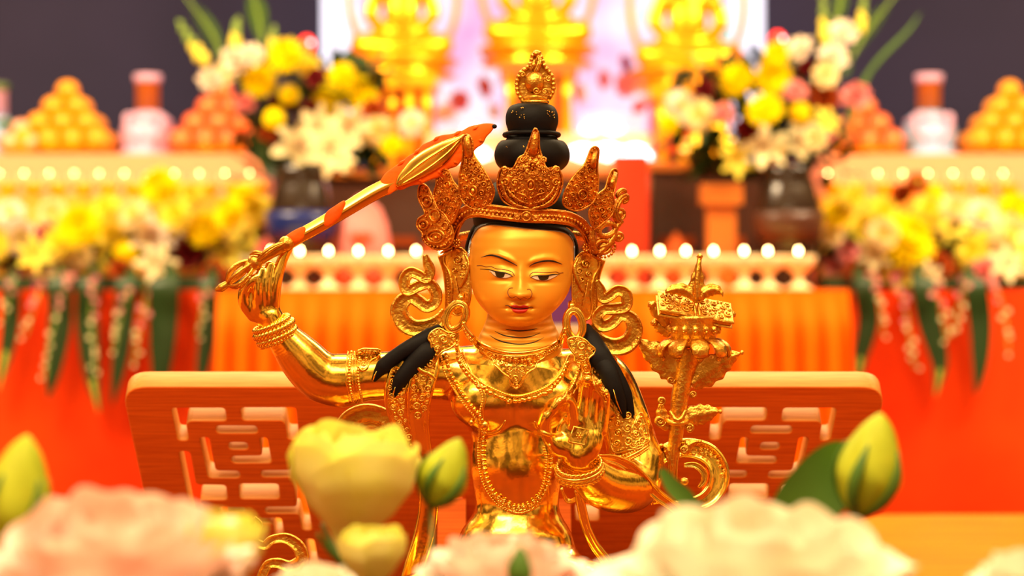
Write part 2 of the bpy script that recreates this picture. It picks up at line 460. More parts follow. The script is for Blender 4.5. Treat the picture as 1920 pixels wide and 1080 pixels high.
# matt painted neck with its soft folds
NK = [(575, 58), (592, 60), (604, 62), (612, 65), (622, 69), (632, 74), (642, 78), (652, 82), (664, 80), (676, 74)]
nv = []; nr, nc = 60, 96
for i in range(nr):
    y0 = 575+(676-575)*i/(nr-1); w = np.interp(y0, *zip(*NK))
    for j in range(nc):
        a = 2*PI*j/nc; fr_ = math.cos(a)
        f = 1.0*math.cos((y0-606)/12.5*2*PI)*max(0, fr_)**.7*(1 if 598 < y0 < 644 else 0)
        r_ = w+f
        nv.append((974+r_*math.sin(a), y0+max(fr_, -.3)*(4+.12*(y0-575))-6, 4-(r_*.93)*math.cos(a)))
nf = [(i*nc+j, i*nc+(j+1) % nc, (i+1)*nc+(j+1) % nc, (i+1)*nc+j) for i in range(nr-1) for j in range(nc)]
mb = MB(); mb.add(nv, nf); nk_ = mb.build('neck', M['face'], statue, XW); nk_['label'] = 'matt gold neck with three folds'
SB = Surf(list(bV)+nv, list(bQ)+[tuple(len(bV)+i for i in f) for f in nf])
del B
# ------------------------------------------------------------------ head
ys = [402, 408, 418, 430, 446, 464, 481, 500, 520, 534, 548, 562, 576, 590, 600, 607, 611.5, 614]
hw = [55, 72, 84, 91, 95.5, 97.5, 98.5, 98, 96, 93.5, 89.5, 82.5, 72, 58, 46, 33, 20, 2]
xc = [983, 983, 982, 981, 980, 978.5, 978, 977.5, 977, 977, 976.5, 975.5, 975, 974.5, 974, 974, 974, 974]
fr = [60, 74, 88, 96, 102, 105, 106, 106, 106, 106, 106, 106, 105, 102, 97, 89, 80, 68]
bk = [60, 72, 80, 84, 84, 82, 80, 76, 68, 60, 48, 34, 16, -6, -24, -38, -50, -62]
def g2(x, y, cx, cy, sx, sy): return np.exp(-((x-cx)/sx)**2/2-((y-cy)/sy)**2/2)
def sst(a, b, x): t = np.clip((x-a)/(b-a), 0, 1); return t*t*(3-2*t)
def face_relief(x, y):
    h = 0
    nx = 977-(y-500)*.04
    hgt = 3+15*sst(500, 556, y)**1.2; wid = 5.5+4.5*sst(515, 555, y)
    h = h+hgt*np.exp(-((x-nx)/wid)**2/2)*sst(486, 506, y)*(1-sst(556, 564, y))
    h = h+9*(g2(x, y, 960, 550, 6.5, 7)+g2(x, y, 991, 552, 6.5, 7))*(1-sst(556, 563, y))
    h = h+4*g2(x, y, 975.5, 554, 9, 6)*(1-sst(557, 563, y))
    bl = np.interp(x, [900, 919, 936, 953, 972], [486, 480, 481, 488, 500]); br = np.interp(x, [984, 1003, 1020, 1037, 1056], [501, 492, 488, 488.5, 497])
    h = h+3.6*np.exp(-((y-(bl-4))/4.5)**2/2)*sst(896, 912, x)*(1-sst(962, 976, x))+3.6*np.exp(-((y-(br-4))/4.5)**2/2)*sst(984, 998, x)*(1-sst(1044, 1060, x))
    h = h-4.5*(g2(x, y, 957, 503, 9, 8)+g2(x, y, 1000, 505, 9, 8))
    h = h-2.0*(g2(x, y, 930, 496, 22, 4)+g2(x, y, 1026, 500, 22, 4))
    h = h+5*(g2(x, y, 938, 512, 17, 7)+g2(x, y, 1020, 516, 17, 7))
    lidl = np.interp(x, [900, 917, 929, 946, 960], [505, 507, 510, 512.5, 518]); lidr = np.interp(x, [995, 1004, 1023, 1038, 1050], [520, 517.5, 517.5, 515.5, 515])
    h = h-1.6*sst(0, 3, y-lidl)*g2(x, y, 938, 516, 16, 6)-1.6*sst(0, 3, y-lidr)*g2(x, y, 1020, 520, 16, 6)
    h = h-2.2*(g2(x, y, 938, 526, 17, 3)+g2(x, y, 1020, 530, 17, 3))
    h = h+5*(g2(x, y, 922, 556, 24, 20)+g2(x, y, 1031, 558, 24, 20))
    h = h+4.5*(g2(x, y, 966, 573.5, 8, 3)+g2(x, y, 983, 574, 8, 3))+6*g2(x, y, 974, 584, 12, 4)
    h = h-3.2*g2(x, y, 974.5, 578.4, 17, 1.3)
    h = h-3*(g2(x, y, 952, 577, 4, 3.5)+g2(x, y, 997, 578.5, 4, 3.5))
    h = h-2.5*g2(x, y, 974, 593, 15, 3)+6*g2(x, y, 974, 603, 13, 8)
    h = h-2*g2(x, y, 975.5, 567, 3, 4)
    return h
NR, NT = 190, 260
yy = np.interp(np.linspace(0, 1, NR), np.linspace(0, 1, 60), np.interp(np.linspace(0, 1, 60), [0, .06, .9, 1], [402, 412, 606, 614]))
V = []; hv = []
def ip(a): return np.interp(yy, ys, a)
HW, XC, FR, BK = [np.convolve(np.pad(ip(a), 3, 'edge'), np.ones(7)/7, 'valid') for a in (hw, xc, fr, bk)]
HW[0] = 20; HW[-1] = 3
th = np.linspace(-PI, PI, NT, endpoint=False); th = th-.35*np.sin(th)   # 0 is the front, denser there
for i in range(NR):
    c = np.cos(th); s_ = np.sin(th)
    dc = (BK[i]-FR[i])/2; hd = (BK[i]+FR[i])/2
    e = 2/2.15
    xs = XC[i]+HW[i]*np.sign(s_)*np.abs(s_)**e; ds = dc-hd*np.sign(c)*np.abs(c)**e
    y = np.full(NT, yy[i])
    ds = ds-face_relief(xs, y)*sst(.15, .5, c)
    V.append(np.stack([xs, y, ds], 1))
V = np.concatenate(V)
F = [(i*NT+j, i*NT+(j+1) % NT, (i+1)*NT+(j+1) % NT, (i+1)*NT+j) for i in range(NR-1) for j in range(NT)]
F += [tuple(range(NT)), tuple((NR-1)*NT+j for j in range(NT))]
V[:, 0] = 960+(V[:, 0]-960)*(1+V[:, 2]*U/DF); V[:, 1] = 540+(V[:, 1]-540)*(1+V[:, 2]*U/DF)
hm = MB(); hm.add(V, F)
head = hm.build('head', M['face'], statue, XW); head['label'] = 'smooth matt gold face with half closed eyes'
SF = Surf(V, F[:-2])
def stroke(name, pts, w, m, off=.4, n=8, parent=None, prof=ROUND6):
    mb = MB()
    for p in (pts if isinstance(pts[0][0], (tuple, list)) else [pts]):
        L = SF.line(p, off, n, -100); mb.tube(L, w, prof, up=VIEW, hr=.35)
    return mb.build(name, m, parent or head, XW)
def patch(name, top, bot, m, off=.3, n=24, rows=8, bulge=0., parent=None):
    mb = MB(); T = spline([(x, y, 0) for x, y in top], 8); Bm = spline([(x, y, 0) for x, y in bot], 8)
    T = np.array([[np.interp(t, np.linspace(0, 1, len(T)), T[:, k]) for k in (0, 1)] for t in np.linspace(0, 1, n)])
    Bm = np.array([[np.interp(t, np.linspace(0, 1, len(Bm)), Bm[:, k]) for k in (0, 1)] for t in np.linspace(0, 1, n)])
    V = [SF(*(T[i]*(1-j/rows)+Bm[i]*j/rows), off+bulge*math.sin(PI*j/rows), -100) for j in range(rows+1) for i in range(n)]
    F = [(j*n+i, j*n+i+1, (j+1)*n+i+1, (j+1)*n+i) for j in range(rows) for i in range(n-1)]
    mb.add(V, F); return mb.build(name, m, parent or head, XW, recalc=False)
W5 = [.3, 1.6, 2.1, 1.9, .4]
stroke('eyebrow', [(902, 482.3), (919.5, 478.5), (936, 481.5), (953, 489), (970, 498.5)], W5, M['black_line'])
stroke('eyebrow', [(992, 499.5), (1003.7, 493), (1020.6, 489), (1037, 489.6), (1054, 495.5)], W5, M['black_line'])
patch('eye', [(917, 507.5), (929, 510), (946, 512.5), (960, 517.5)], [(917, 507.9), (930, 518), (946, 521.3), (960, 517.9)], M['white'])
patch('eye', [(996, 519.7), (1004, 518), (1023, 518), (1037, 516), (1046, 515.6)], [(996, 520), (1008.6, 524.5), (1023, 525.6), (1033, 522.5), (1046, 516)], M['white'])
patch('iris', [(928, 510), (937, 510.8), (946.5, 512.8)], [(928, 511), (931, 518.5), (937.5, 520.8), (944, 519.5), (946.5, 514)], M['iris'], .5)
patch('iris', [(1009, 518), (1019, 518), (1029.5, 517)], [(1009, 519), (1012, 524.5), (1019.5, 525.6), (1027, 523.5), (1029.5, 518)], M['iris'], .5)
stroke('lash_line', [(900, 504.5), (917, 505.5), (929, 509), (946, 511.5), (956, 515), (962, 519)], [.3, .9, 1.2, 1.2, .9, .3], M['black_line'], .6)
stroke('lash_line', [(994, 520.5), (1003.7, 517), (1023, 517), (1037.5, 514.8), (1050, 514.6)], [.3, .9, 1.2, 1.1, .3], M['black_line'], .6)
stroke('lid_line', [(894, 498), (903, 498), (911, 500.5), (921, 500), (931.5, 504), (948, 506), (960, 510), (964.5, 517)], .65, M['brown_line'], .5)
stroke('lid_line', [(993, 518), (995, 513.5), (1001, 510.8), (1013, 511), (1030, 511), (1042, 509.8), (1048, 512), (1056, 511.5)], .65, M['brown_line'], .5)
stroke('lower_lid_line', [[(919, 509), (930, 519), (946, 522), (960, 518)], [(996, 520.5), (1008, 525.6), (1023, 526.5), (1034, 523), (1046, 516.6)]], .35, M['brown_line'], .4)
stroke('nose_line', [[(962, 540), (955, 541), (952, 549), (956, 557), (961, 558.5)], [(988, 543), (994, 543), (997.5, 551), (994, 559), (989, 561)]], .75, M['brown_line'], .4)
stroke('nostril_line', [[(962, 558), (968, 556.5), (975, 561), (982, 558), (988, 560)]], .6, M['brown_line'], .3)
patch('upper_lip', [(954, 575.5), (962, 572), (968, 571.6), (974.5, 574), (981, 572), (986, 572.4), (994, 576.5)], [(954, 576), (966, 578.5), (974.5, 580), (984, 579), (994, 577)], M['lip'], .5)
patch('lower_lip', [(957, 577), (966, 579), (974.5, 580.5), (984, 579.6), (991.5, 578)], [(957, 577.6), (964, 585.5), (974, 588.3), (984.5, 586), (991.5, 578.6)], M['lip'], .6, bulge=.5)
stroke('mouth_line', [(947, 572.6), (953, 573.2), (960, 577), (974.5, 580), (988, 578), (995, 576), (1000, 577)], [.3, .7, .8, 1, .8, .7, .3], M['black_line'], .9)
# hair over the forehead and the pale blue hairline
HL = [(877, 488), (878.5, 470), (882, 455), (888, 441), (898, 428), (917, 421.4), (948, 423), (984.5, 427.5), (1020, 430.5), (1046, 433), (1060, 437), (1070, 445), (1076, 459), (1077, 472), (1077, 488)]
L = SF.line(HL, 1.0, 6, -30)
mb = MB(); mb.tube(L, [.6, 1.5, 2.2, 3, 2.2, 1.5, 1.8, 2.2, 2, 1.2, .6], ROUND6, up=VIEW, hr=.5); mb.build('hairline_stripe', M['blue_line'], head, XW)
HT = [(871, 480), (872, 462), (877, 444), (884, 428), (896, 415), (914, 410.5), (946, 412), (984, 416), (1020, 418), (1048, 421), (1064, 428), (1076, 440), (1083, 456), (1085, 472), (1084, 482)]
mb = MB()
T = spline([(x, y, 0) for x, y in HT], 6); Bm = spline([(x, y, 0) for x, y in HL], 6); n = len(T); V = []
for j in range(7):
    for i in range(n):
        p = T[i]*(1-j/6)+Bm[i]*j/6; s0 = SF(p[0], p[1], 0, -8); V.append(s0+np.array([0, 0, -5.5*math.sin(PI*(.12+.88*(1-j/6)))-.4]))
mb.add(V, [(j*n+i, j*n+i+1, (j+1)*n+i+1, (j+1)*n+i) for j in range(6) for i in range(n-1)])
mb.sph(q(984, 404, 6), (99, 76, 97), (24, 16))
front_hair = mb.build('hair', M['black'], head, XW, recalc=False); front_hair['label'] = 'flat black painted hair under the crown'
# ------------------------------------------------------------------ topknot
def lathe_s(mb, prof, cx, cd, n=40, **kw):
    """profile of (radius, image y) turned about a vertical axis in statue units"""
    V = []; 
    for (r, y) in prof:
        for i in range(n):
            a = 2*PI*i/n; rr = r*(1+kw.get('ripple', 0)*math.cos(kw.get('nr', 0)*a)); V.append((cx+rr*math.cos(a), y, cd+rr*math.sin(a)))
    F = [(j*n+i, j*n+(i+1) % n, (j+1)*n+(i+1) % n, (j+1)*n+i) for j in range(len(prof)-1) for i in range(n)]
    F += [tuple(range(n)), tuple((len(prof)-1)*n+i for i in range(n))]
    mb.add(V, F)
mb = MB()
pr = spline([(16, 190, 0), (22, 193, 0), (30, 194, 0), (42, 199, 0), (49, 212, 0), (50, 228, 0), (46, 243, 0), (44, 252, 0), (47, 256, 0), (51, 262, 0), (60, 264, 0), (68, 274, 0), (72, 290, 0), (68, 306, 0), (58, 317, 0), (46, 324, 0), (40, 345, 0)], 4)
lathe_s(mb, [(p[0]*.99, p[1]) for p in pr], 997, 15, 48, ripple=.012, nr=9)
top = mb.build('topknot', M['black'], statue, XW); top['label'] = 'black hair topknot of two stacked rolls'
mb = MB(); mb.tube([(997+51*math.cos(a), 252+2*math.sin(a), 15+51*math.sin(a)) for a in np.linspace(0, 2*PI, 48, endpoint=False)], 4.5, ROUND, closed=True)
mb.build('hair_tie', M['black'], top, XW)
mb = MB(); mb.tube([(1004+22*math.cos(a), 191, 15+22*math.sin(a)) for a in np.linspace(0, 2*PI, 32, endpoint=False)], 4, ROUND, closed=True); mb.build('topknot_ring', M['bead'], top, XW)
random.seed(4)
for (cx, cy, s_) in ((965, 212, 6), (977, 219, 7), (981, 203, 4), (1033, 215, 8), (1040, 212, 5), (1028, 210, 4), (954, 277, 5), (981, 275, 2)):
    mb = MB()
    for _ in range(5):
        x, y = cx+random.uniform(-s_, s_), cy+random.uniform(-s_*.7, s_*.7); dx = (x-997)
        d = 15-math.sqrt(max(51**2-dx*dx, 1)) if y < 250 else 15-math.sqrt(max(68**2-dx*dx, 1))
        mb.sph(q(x, y, d), (random.uniform(.5, 1.4), random.uniform(.6, 1.6), 1.2), (6, 4))
    mb.build('gold_fleck', M['bead'], top, XW)
# ================================================================== cast ornaments of the statue
class Plane:
    """a gently domed, turned plate: image position -> point in statue units"""
    def __init__(s, cx, cy, d0, slope=0., dome=0., a=50., b=50., sy=0.):
        s.p = (cx, cy, d0, slope, dome, a, b, sy)
        s.up = np.array([slope, sy, -1.]); s.up /= np.linalg.norm(s.up)
    def __call__(s, x, y, off=0.):
        cx, cy, d0, sl, dm, a, b, sy = s.p
        r = ((x-cx)/a)**2+((y-cy)/b)**2
        return q(x, y, d0+sl*(x-cx)+sy*(y-cy)-dm*max(0, 1-r)-off)
def inpoly(x, y, P_):
    c = False; n = len(P_)
    for i in range(n):
        x1, y1 = P_[i][:2]; x2, y2 = P_[i-1][:2]
        if (y1 > y) != (y2 > y) and x < (x2-x1)*(y-y1)/(y2-y1)+x1: c = not c
    return c
def edged(x, y, P_):
    m = 1e9
    for i in range(len(P_)):
        ax, ay = P_[i-1][:2]; bx, by = P_[i][:2]; L = (bx-ax)**2+(by-ay)**2 or 1e-6
        t = max(0, min(1, ((x-ax)*(bx-ax)+(y-ay)*(by-ay))/L)); m = min(m, math.hypot(x-ax-t*(bx-ax), y-ay-t*(by-ay)))
    return m
def curl(mb, pl, x, y, R, rot=0., dr=1, tr=None, off=1.5, turns=1.5, bead=True):
    tr = tr or max(.9, R*.2); pts = []
    for t in np.linspace(0, 1, int(16*turns)):
        a = rot+dr*t*turns*2*PI; r = R*(1-.78*t)
        pts.append(pl(x+r*math.cos(a), y+r*math.sin(a), off+1.5*t))
    mb.tube(pts, [tr*.5, tr, tr, tr*.8], ROUND6, up=pl.up)
    if bead: mb.sph(pl(x, y, off+2), R*.25, (6, 4))
def plate(mb, P_, pl, th=5., rings=(1, .93, .8, .6, .35, .12), rim=0, m=0):
    S_ = spline([(x, y, 0) for x, y in P_], 4, True); n = len(S_); cx, cy = S_[:, 0].mean(), S_[:, 1].mean(); V = []
    for k, r in enumerate(rings):
        for p in S_: V.append(pl(cx+(p[0]-cx)*r, cy+(p[1]-cy)*r, 0 if k else -1.5))
    for r in (.12, 1):
        for p in S_: V.append(pl(cx+(p[0]-cx)*r, cy+(p[1]-cy)*r, -th))
    K = len(rings)+2
    F = [(k*n+i, k*n+(i+1) % n, (k+1)*n+(i+1) % n, (k+1)*n+i) for k in range(K-1) if k != len(rings)-1 for i in range(n)]
    F += [((K-1)*n+i, (K-1)*n+(i+1) % n, (i+1) % n, i) for i in range(n)]
    F += [tuple((len(rings)-1)*n+i for i in range(n)), tuple((K-2)*n+i for i in range(n))]
    mb.add(V, F, m)
    if rim: mb.tube([pl(p[0], p[1], .8) for p in S_], rim, ROUND6, up=pl.up, closed=True)
def fill(mb, P_, pl, seed=1, rmax=8., rmin=2., avoid=(), n=500, off=1.2, margin=1.):
    rnd = random.Random(seed); C_ = list(avoid)
    xs = [p[0] for p in P_]; ys_ = [p[1] for p in P_]; R = rmax
    S_ = [tuple(p[:2]) for p in spline([(x, y, 0) for x, y in P_], 3, True)]
    while R >= rmin:
        for _ in range(n):
            x, y = rnd.uniform(min(xs), max(xs)), rnd.uniform(min(ys_), max(ys_))
            if not inpoly(x, y, S_) or edged(x, y, S_) < R*.8+margin: continue
            if any(math.hypot(x-c[0], y-c[1]) < R+c[2]*.95 for c in C_): continue
            C_.append((x, y, R)); t = rnd.random()
            if R > 3.4 and t < .7: curl(mb, pl, x, y, R*.92, rnd.uniform(0, 6.3), rnd.choice((-1, 1)), off=off)
            elif R > 3.4:
                mb.tube([pl(x+R*.75*math.cos(a), y+R*.75*math.sin(a), off+.5) for a in np.linspace(0, 2*PI, 14, endpoint=False)], R*.22, ROUND6, up=pl.up, closed=True)
                mb.sph(pl(x, y, off+1), R*.38, (6, 4))
            else: mb.sph(pl(x, y, off), (R*.9, R*.9, R*1.1), (6, 4))
        R *= .78
def ring(mb, pl, x, y, rx, ry, w, rot=0., off=1., prof=ROUND, n=28, hr=None):
    mb.tube([pl(x+rx*math.cos(a)*math.cos(rot)-ry*math.sin(a)*math.sin(rot), y+rx*math.cos(a)*math.sin(rot)+ry*math.sin(a)*math.cos(rot), off) for a in np.linspace(0, 2*PI, n, endpoint=False)], w, prof, up=pl.up, closed=True, hr=hr)

# ------------------------------------------------------------------ crown
def band_d(x): return -100*math.sqrt(max(0, 1-((x-978)/134)**2))-4
mb = MB()
BL = [(846, 470), (848, 444), (855, 420), (869, 401), (893, 394), (930, 398), (985, 404), (1040, 406), (1071, 411), (1093, 425), (1105, 448), (1108, 474)]
L = spline([(x, y, band_d(x)) for x, y in BL], 8); L = np.array([q(*p) for p in L])
mb.tube(L, [9, 11, 12, 12, 12, 12, 12, 12, 11, 9], RIB, up=np.array([0, -.15, -1.]), hr=6)
mb.beads(L+np.array([0, 0, -3.2]), 4.2, 8.2, (6, 4), sq=.7)
for dy, rr in ((-12.5, 1.6), (12.5, 1.5)):
    mb.tube(L+np.array([0, dy*.95, -1]), rr, ROUND6)
mb.tube([(978+131*math.cos(a), 452-20*math.sin(a), 108*math.sin(a)) for a in np.linspace(0, PI, 24)], 8, ROUND, hr=4)
crown = mb.build('crown', M['crown'], statue, XW); crown['label'] = 'reddish gold crown band with upright jewelled leaves'
for x, y, r in ((987, 406, 10.5), (969.5, 407, 6.5), (1004, 409, 6.5)):
    mb = MB(); pl = Plane(x, y, band_d(x)-7)
    ring(mb, pl, x, y, r*.8, r*.8, r*.24); ring(mb, pl, x, y, r*.42, r*.42, r*.15); mb.sph(pl(x, y, 0), (r*.9, r*.9, 3), (8, 6)); mb.sph(pl(x, y, 2.5), r*.22, (6, 4))
    mb.build('crown_rosette', M['crown'], crown, XW)
def crown_leaf(P_, pl, seed, avoid=(), decor=None, rim=1.9, rmax=7):
    mb = MB(); plate(mb, P_, pl, 6, rim=rim); 
    if decor: decor(mb, pl)
    fill(mb, P_, pl, seed, rmax=rmax, rmin=1.5, avoid=avoid, n=420)
    return mb.build('crown_leaf', M['crown'], crown, XW)
def dec_c(mb, pl):
    ring(mb, pl, 995, 347, 7, 9.5, 2, off=3); mb.sph(pl(995, 347, 1), (5, 7, 3), (8, 6))
    for s_ in (-1, 1):


        mb.tube(spline([pl(995, 392, 1), pl(995+s_*28, 384, 2), pl(995+s_*46, 366, 2), pl(995+s_*54, 340, 2)], 6), [3, 4, 3.5, 2], ROUND6, up=pl.up)
        mb.tube(spline([pl(995+s_*4, 382, 1), pl(995+s_*22, 376, 3), pl(995+s_*38, 362, 3), pl(995+s_*44, 350, 2)], 6), [1.5, 3.4, 3, 1], ROUND6, up=pl.up)
        mb.tube(spline([pl(995+s_*3, 374, 1), pl(995+s_*12, 366, 3), pl(995+s_*26, 361, 3)], 6), [1.5, 2.6, 1], ROUND6, up=pl.up)
        curl(mb, pl, 995+s_*47, 342, 9, 1.5, -s_, 2); curl(mb, pl, 995+s_*30, 343, 8, .5, s_, 2)
        curl(mb, pl, 995+s_*49, 318, 6, 2.5, s_, 2.2); curl(mb, pl, 995+s_*30, 322, 6, 1, -s_, 1.6)
        curl(mb, pl, 1000+s_*20, 300, 6.5, 1.2, s_, 1.9); curl(mb, pl, 998+s_*20, 316, 6, 2.2, s_, 1.7)
    for a in range(7): mb.sph(pl(999+7*math.cos(a*.9), 310+6*math.sin(a*.9), 2.5), 3, (6, 4))
    mb.sph(pl(999, 310, 3.5), 4, (8, 6)); mb.sph(pl(995, 383, 3), 4, (8, 6)); mb.sph(pl(995, 371, 3), 3, (8, 6))
    mb.tube([pl(999, 290, 2), pl(1001, 275, 4), pl(1003, 260, 4), pl(1004, 248, 2)], [8, 8, 6.5, 4.5], ROUND, up=pl.up)
    for s_ in (-1, 1): mb.tube(spline([pl(1000, 292, 4), pl(1002+s_*4, 275, 7), pl(1004+s_*2, 252, 5)], 5), 1.2, ROUND6, up=pl.up)
PC = [(995, 393), (968, 389), (945, 378), (934, 356), (933, 337), (938, 319), (947, 313), (956, 319), (964, 313), (973, 296), (983, 290), (989, 277), (995, 260), (1003, 241), (1010, 252), (1011, 275), (1017, 296), (1023, 313), (1033, 320), (1041, 312), (1049, 319), (1055, 340), (1049, 364), (1033, 384)]
crown_leaf(PC, Plane(995, 345, -104, 0, 12, 62, 60, .12), 3, avoid=[(995, 347, 10), (947, 342, 9), (1043, 342, 9), (965, 343, 8), (1025, 343, 8), (999, 310, 10), (995, 385, 8), (1003, 262, 14)], decor=dec_c)
PL_ = [(880, 389), (864, 372), (861, 352), (861, 329), (866, 305), (868, 280), (866, 264), (871, 254), (879, 254), (886, 266), (888, 288), (900, 308), (915, 332), (927, 358), (919, 382), (900, 392)]
def dec_fl(mb, pl):
    ring(mb, pl, 887, 358, 7, 9, 2, off=2.5); mb.sph(pl(887, 358, 1), (5, 6, 3), (8, 6)); curl(mb, pl, 903, 362, 7.5, 1, 1, 1.8); curl(mb, pl, 872, 352, 6.5, 2, -1, 1.6)
    for a in range(7): mb.sph(pl(882+8*math.cos(a*.9), 303+5*math.sin(a*.9), 2.5), 2.8, (6, 4))
    mb.tube(spline([pl(879, 292, 2), pl(877, 275, 5), pl(876, 262, 4), pl(882, 256, 1)], 5), [8, 8, 7, 4], ROUND, up=pl.up); curl(mb, pl, 893, 316, 6.5, 0, 1, 1.7)
crown_leaf(PL_, Plane(892, 350, -84, -.45, 9, 36, 60, .1), 5, avoid=[(887, 358, 10), (903, 362, 8), (872, 352, 7), (882, 303, 10), (878, 272, 14), (893, 316, 7)], decor=dec_fl)
PR_ = [(1057, 384), (1058, 362), (1074, 333), (1094, 311), (1101, 296), (1107, 281), (1115, 275), (1123, 282), (1120, 311), (1122, 345), (1117, 370), (1107, 384), (1081, 395)]
def dec_fr(mb, pl):
    ring(mb, pl, 1093, 365, 8, 9, 2, off=2.5); curl(mb, pl, 1093, 365, 5, 0, 1, 1.4); curl(mb, pl, 1074, 366, 7, 1, 1, 1.8)
    for a in range(7): mb.sph(pl(1106+8*math.cos(a*.9), 336+6*math.sin(a*.9), 2.5), 3, (6, 4))
    mb.tube([pl(1109, 315, 1), pl(1113, 300, 4), pl(1116, 284, 2)], [8, 7, 5], ROUND, up=pl.up); curl(mb, pl, 1110, 318, 6, 0, 1, 1.7)
crown_leaf(PR_, Plane(1088, 350, -80, .45, 9, 42, 60, .1), 8, avoid=[(1093, 365, 10), (1074, 366, 8), (1106, 336, 10), (1114, 297, 12), (1110, 318, 7)], decor=dec_fr)
PSL = [(847, 418), (832, 400), (819, 388), (813, 366), (818, 345), (819, 330), (832, 318), (842, 322), (850, 340), (860, 352), (868, 368), (860, 392)]
crown_leaf(PSL, Plane(842, 370, -48, -.85, 8, 32, 50), 11, rmax=7.5)
PSR = [(1104, 400), (1112, 380), (1122, 364), (1134, 354), (1139, 338), (1145, 323), (1152, 317), (1158, 323), (1154, 347), (1150, 367), (1152, 382), (1147, 403), (1132, 417), (1114, 428)]
def dec_sr(mb, pl): mb.tube([pl(1145, 352, 1), pl(1149, 338, 4), pl(1153, 324, 2)], [8, 7, 5], ROUND, up=pl.up); curl(mb, pl, 1133, 378, 6, 0, 1, 1.7); curl(mb, pl, 1143, 393, 6, 2, -1, 1.7)
crown_leaf(PSR, Plane(1130, 375, -46, .85, 8, 32, 50), 12, avoid=[(1149, 338, 11), (1133, 378, 7), (1143, 393, 7)], decor=dec_sr)
# side ornaments: rings and curls
mb = MB(); pl = Plane(820, 420, -28, -.6, 5, 40, 60)
PO = [(788, 346), (784, 358), (785, 374), (793, 390), (796, 402), (784, 411), (782, 425), (791, 436), (794, 449), (804, 461), (820, 468), (840, 463), (850, 445), (847, 424), (836, 405), (822, 392), (812, 372), (806, 358), (797, 347)]
plate(mb, PO, pl, 6, rim=2)
for x, y, rx, ry, w in ((800, 377, 9, 10, 2.2), (815, 404, 9, 11, 2.4), (794, 421, 8, 8, 2.6), (817, 443, 16, 12, 2.6), (817, 444, 10, 7, 1.8), (834, 424, 6, 7, 1.8)): ring(mb, pl, x, y, rx, ry, w, off=2)
for x, y, r in ((800, 377, 5), (794, 421, 5), (817, 446, 5)): mb.sph(pl(x, y, 2), (r, r, 4), (8, 6))
for k in range(11): a = PI*.15+PI*.8*k/10; mb.sph(pl(818+26*math.cos(a), 441+22*math.sin(a), 2), 3.2, (6, 4))
fill(mb, PO, pl, 21, 4, 1.5, avoid=[(800, 377, 12), (815, 404, 13), (794, 421, 11), (817, 443, 19), (834, 424, 8)], n=200)
mb.build('crown_side_ornament', M['crown'], crown, XW)
mb = MB(); pl = Plane(1135, 420, -24, .6, 5, 40, 60)
for x, y, rx, ry, w, ro in ((1138, 431, 16, 11, 5.5, -.45), (1162, 402, 9, 10, 3.2, 0), (1130, 463, 14, 12, 4.2, 0), (1160, 444, 7, 7, 3.5, 0), (1149, 463, 5, 5, 2, 0), (1118, 440, 7, 9, 3, 0)): ring(mb, pl, x, y, rx, ry, w, ro, off=1)
mb.sph(pl(1162, 402, 2), (7, 8, 4), (8, 6)); mb.sph(pl(1160, 444, 1), (6, 6, 5), (8, 6)); mb.sph(pl(1130, 463, 1), (10, 9, 3), (8, 6))
mb.tube(spline([pl(1160, 418, 0), pl(1152, 398, 1), pl(1157, 382, 2), pl(1164, 372, 2), pl(1173, 368, 2), pl(1174, 376, 1), pl(1168, 380, 1)], 5), [7, 8, 7, 6, 4], CREASE, up=pl.up)
mb.tube(spline([pl(1164, 380, 1), pl(1158, 366, 3), pl(1164, 358, 3), pl(1171, 357, 2), pl(1174, 362, 2)], 5), [3, 5, 5, 4, 2.5], CREASE, up=pl.up)
mb.tube(spline([pl(1165, 414, 0), pl(1156, 425, 1), pl(1152, 436, 1), pl(1146, 452, 1), pl(1120, 478, 0)], 5), [6, 6, 5, 6, 6], ROUND, up=pl.up)
mb.tube(spline([pl(1108, 425, 0), pl(1110, 450, 1), pl(1116, 475, 0)], 5), [6, 7, 6], ROUND, up=pl.up)
for k in range(9): a = PI*(-.15)+PI*.8*k/8; mb.sph(pl(1131+22*math.cos(a), 463+19*math.sin(a), 2), 3.2, (6, 4))
fill(mb, [(1104, 420), (1124, 424), (1122, 452), (1116, 476), (1104, 470)], pl, 23, 4.5, 1.5, n=200, off=4)
mb.build('crown_side_ornament', M['crown'], crown, XW)
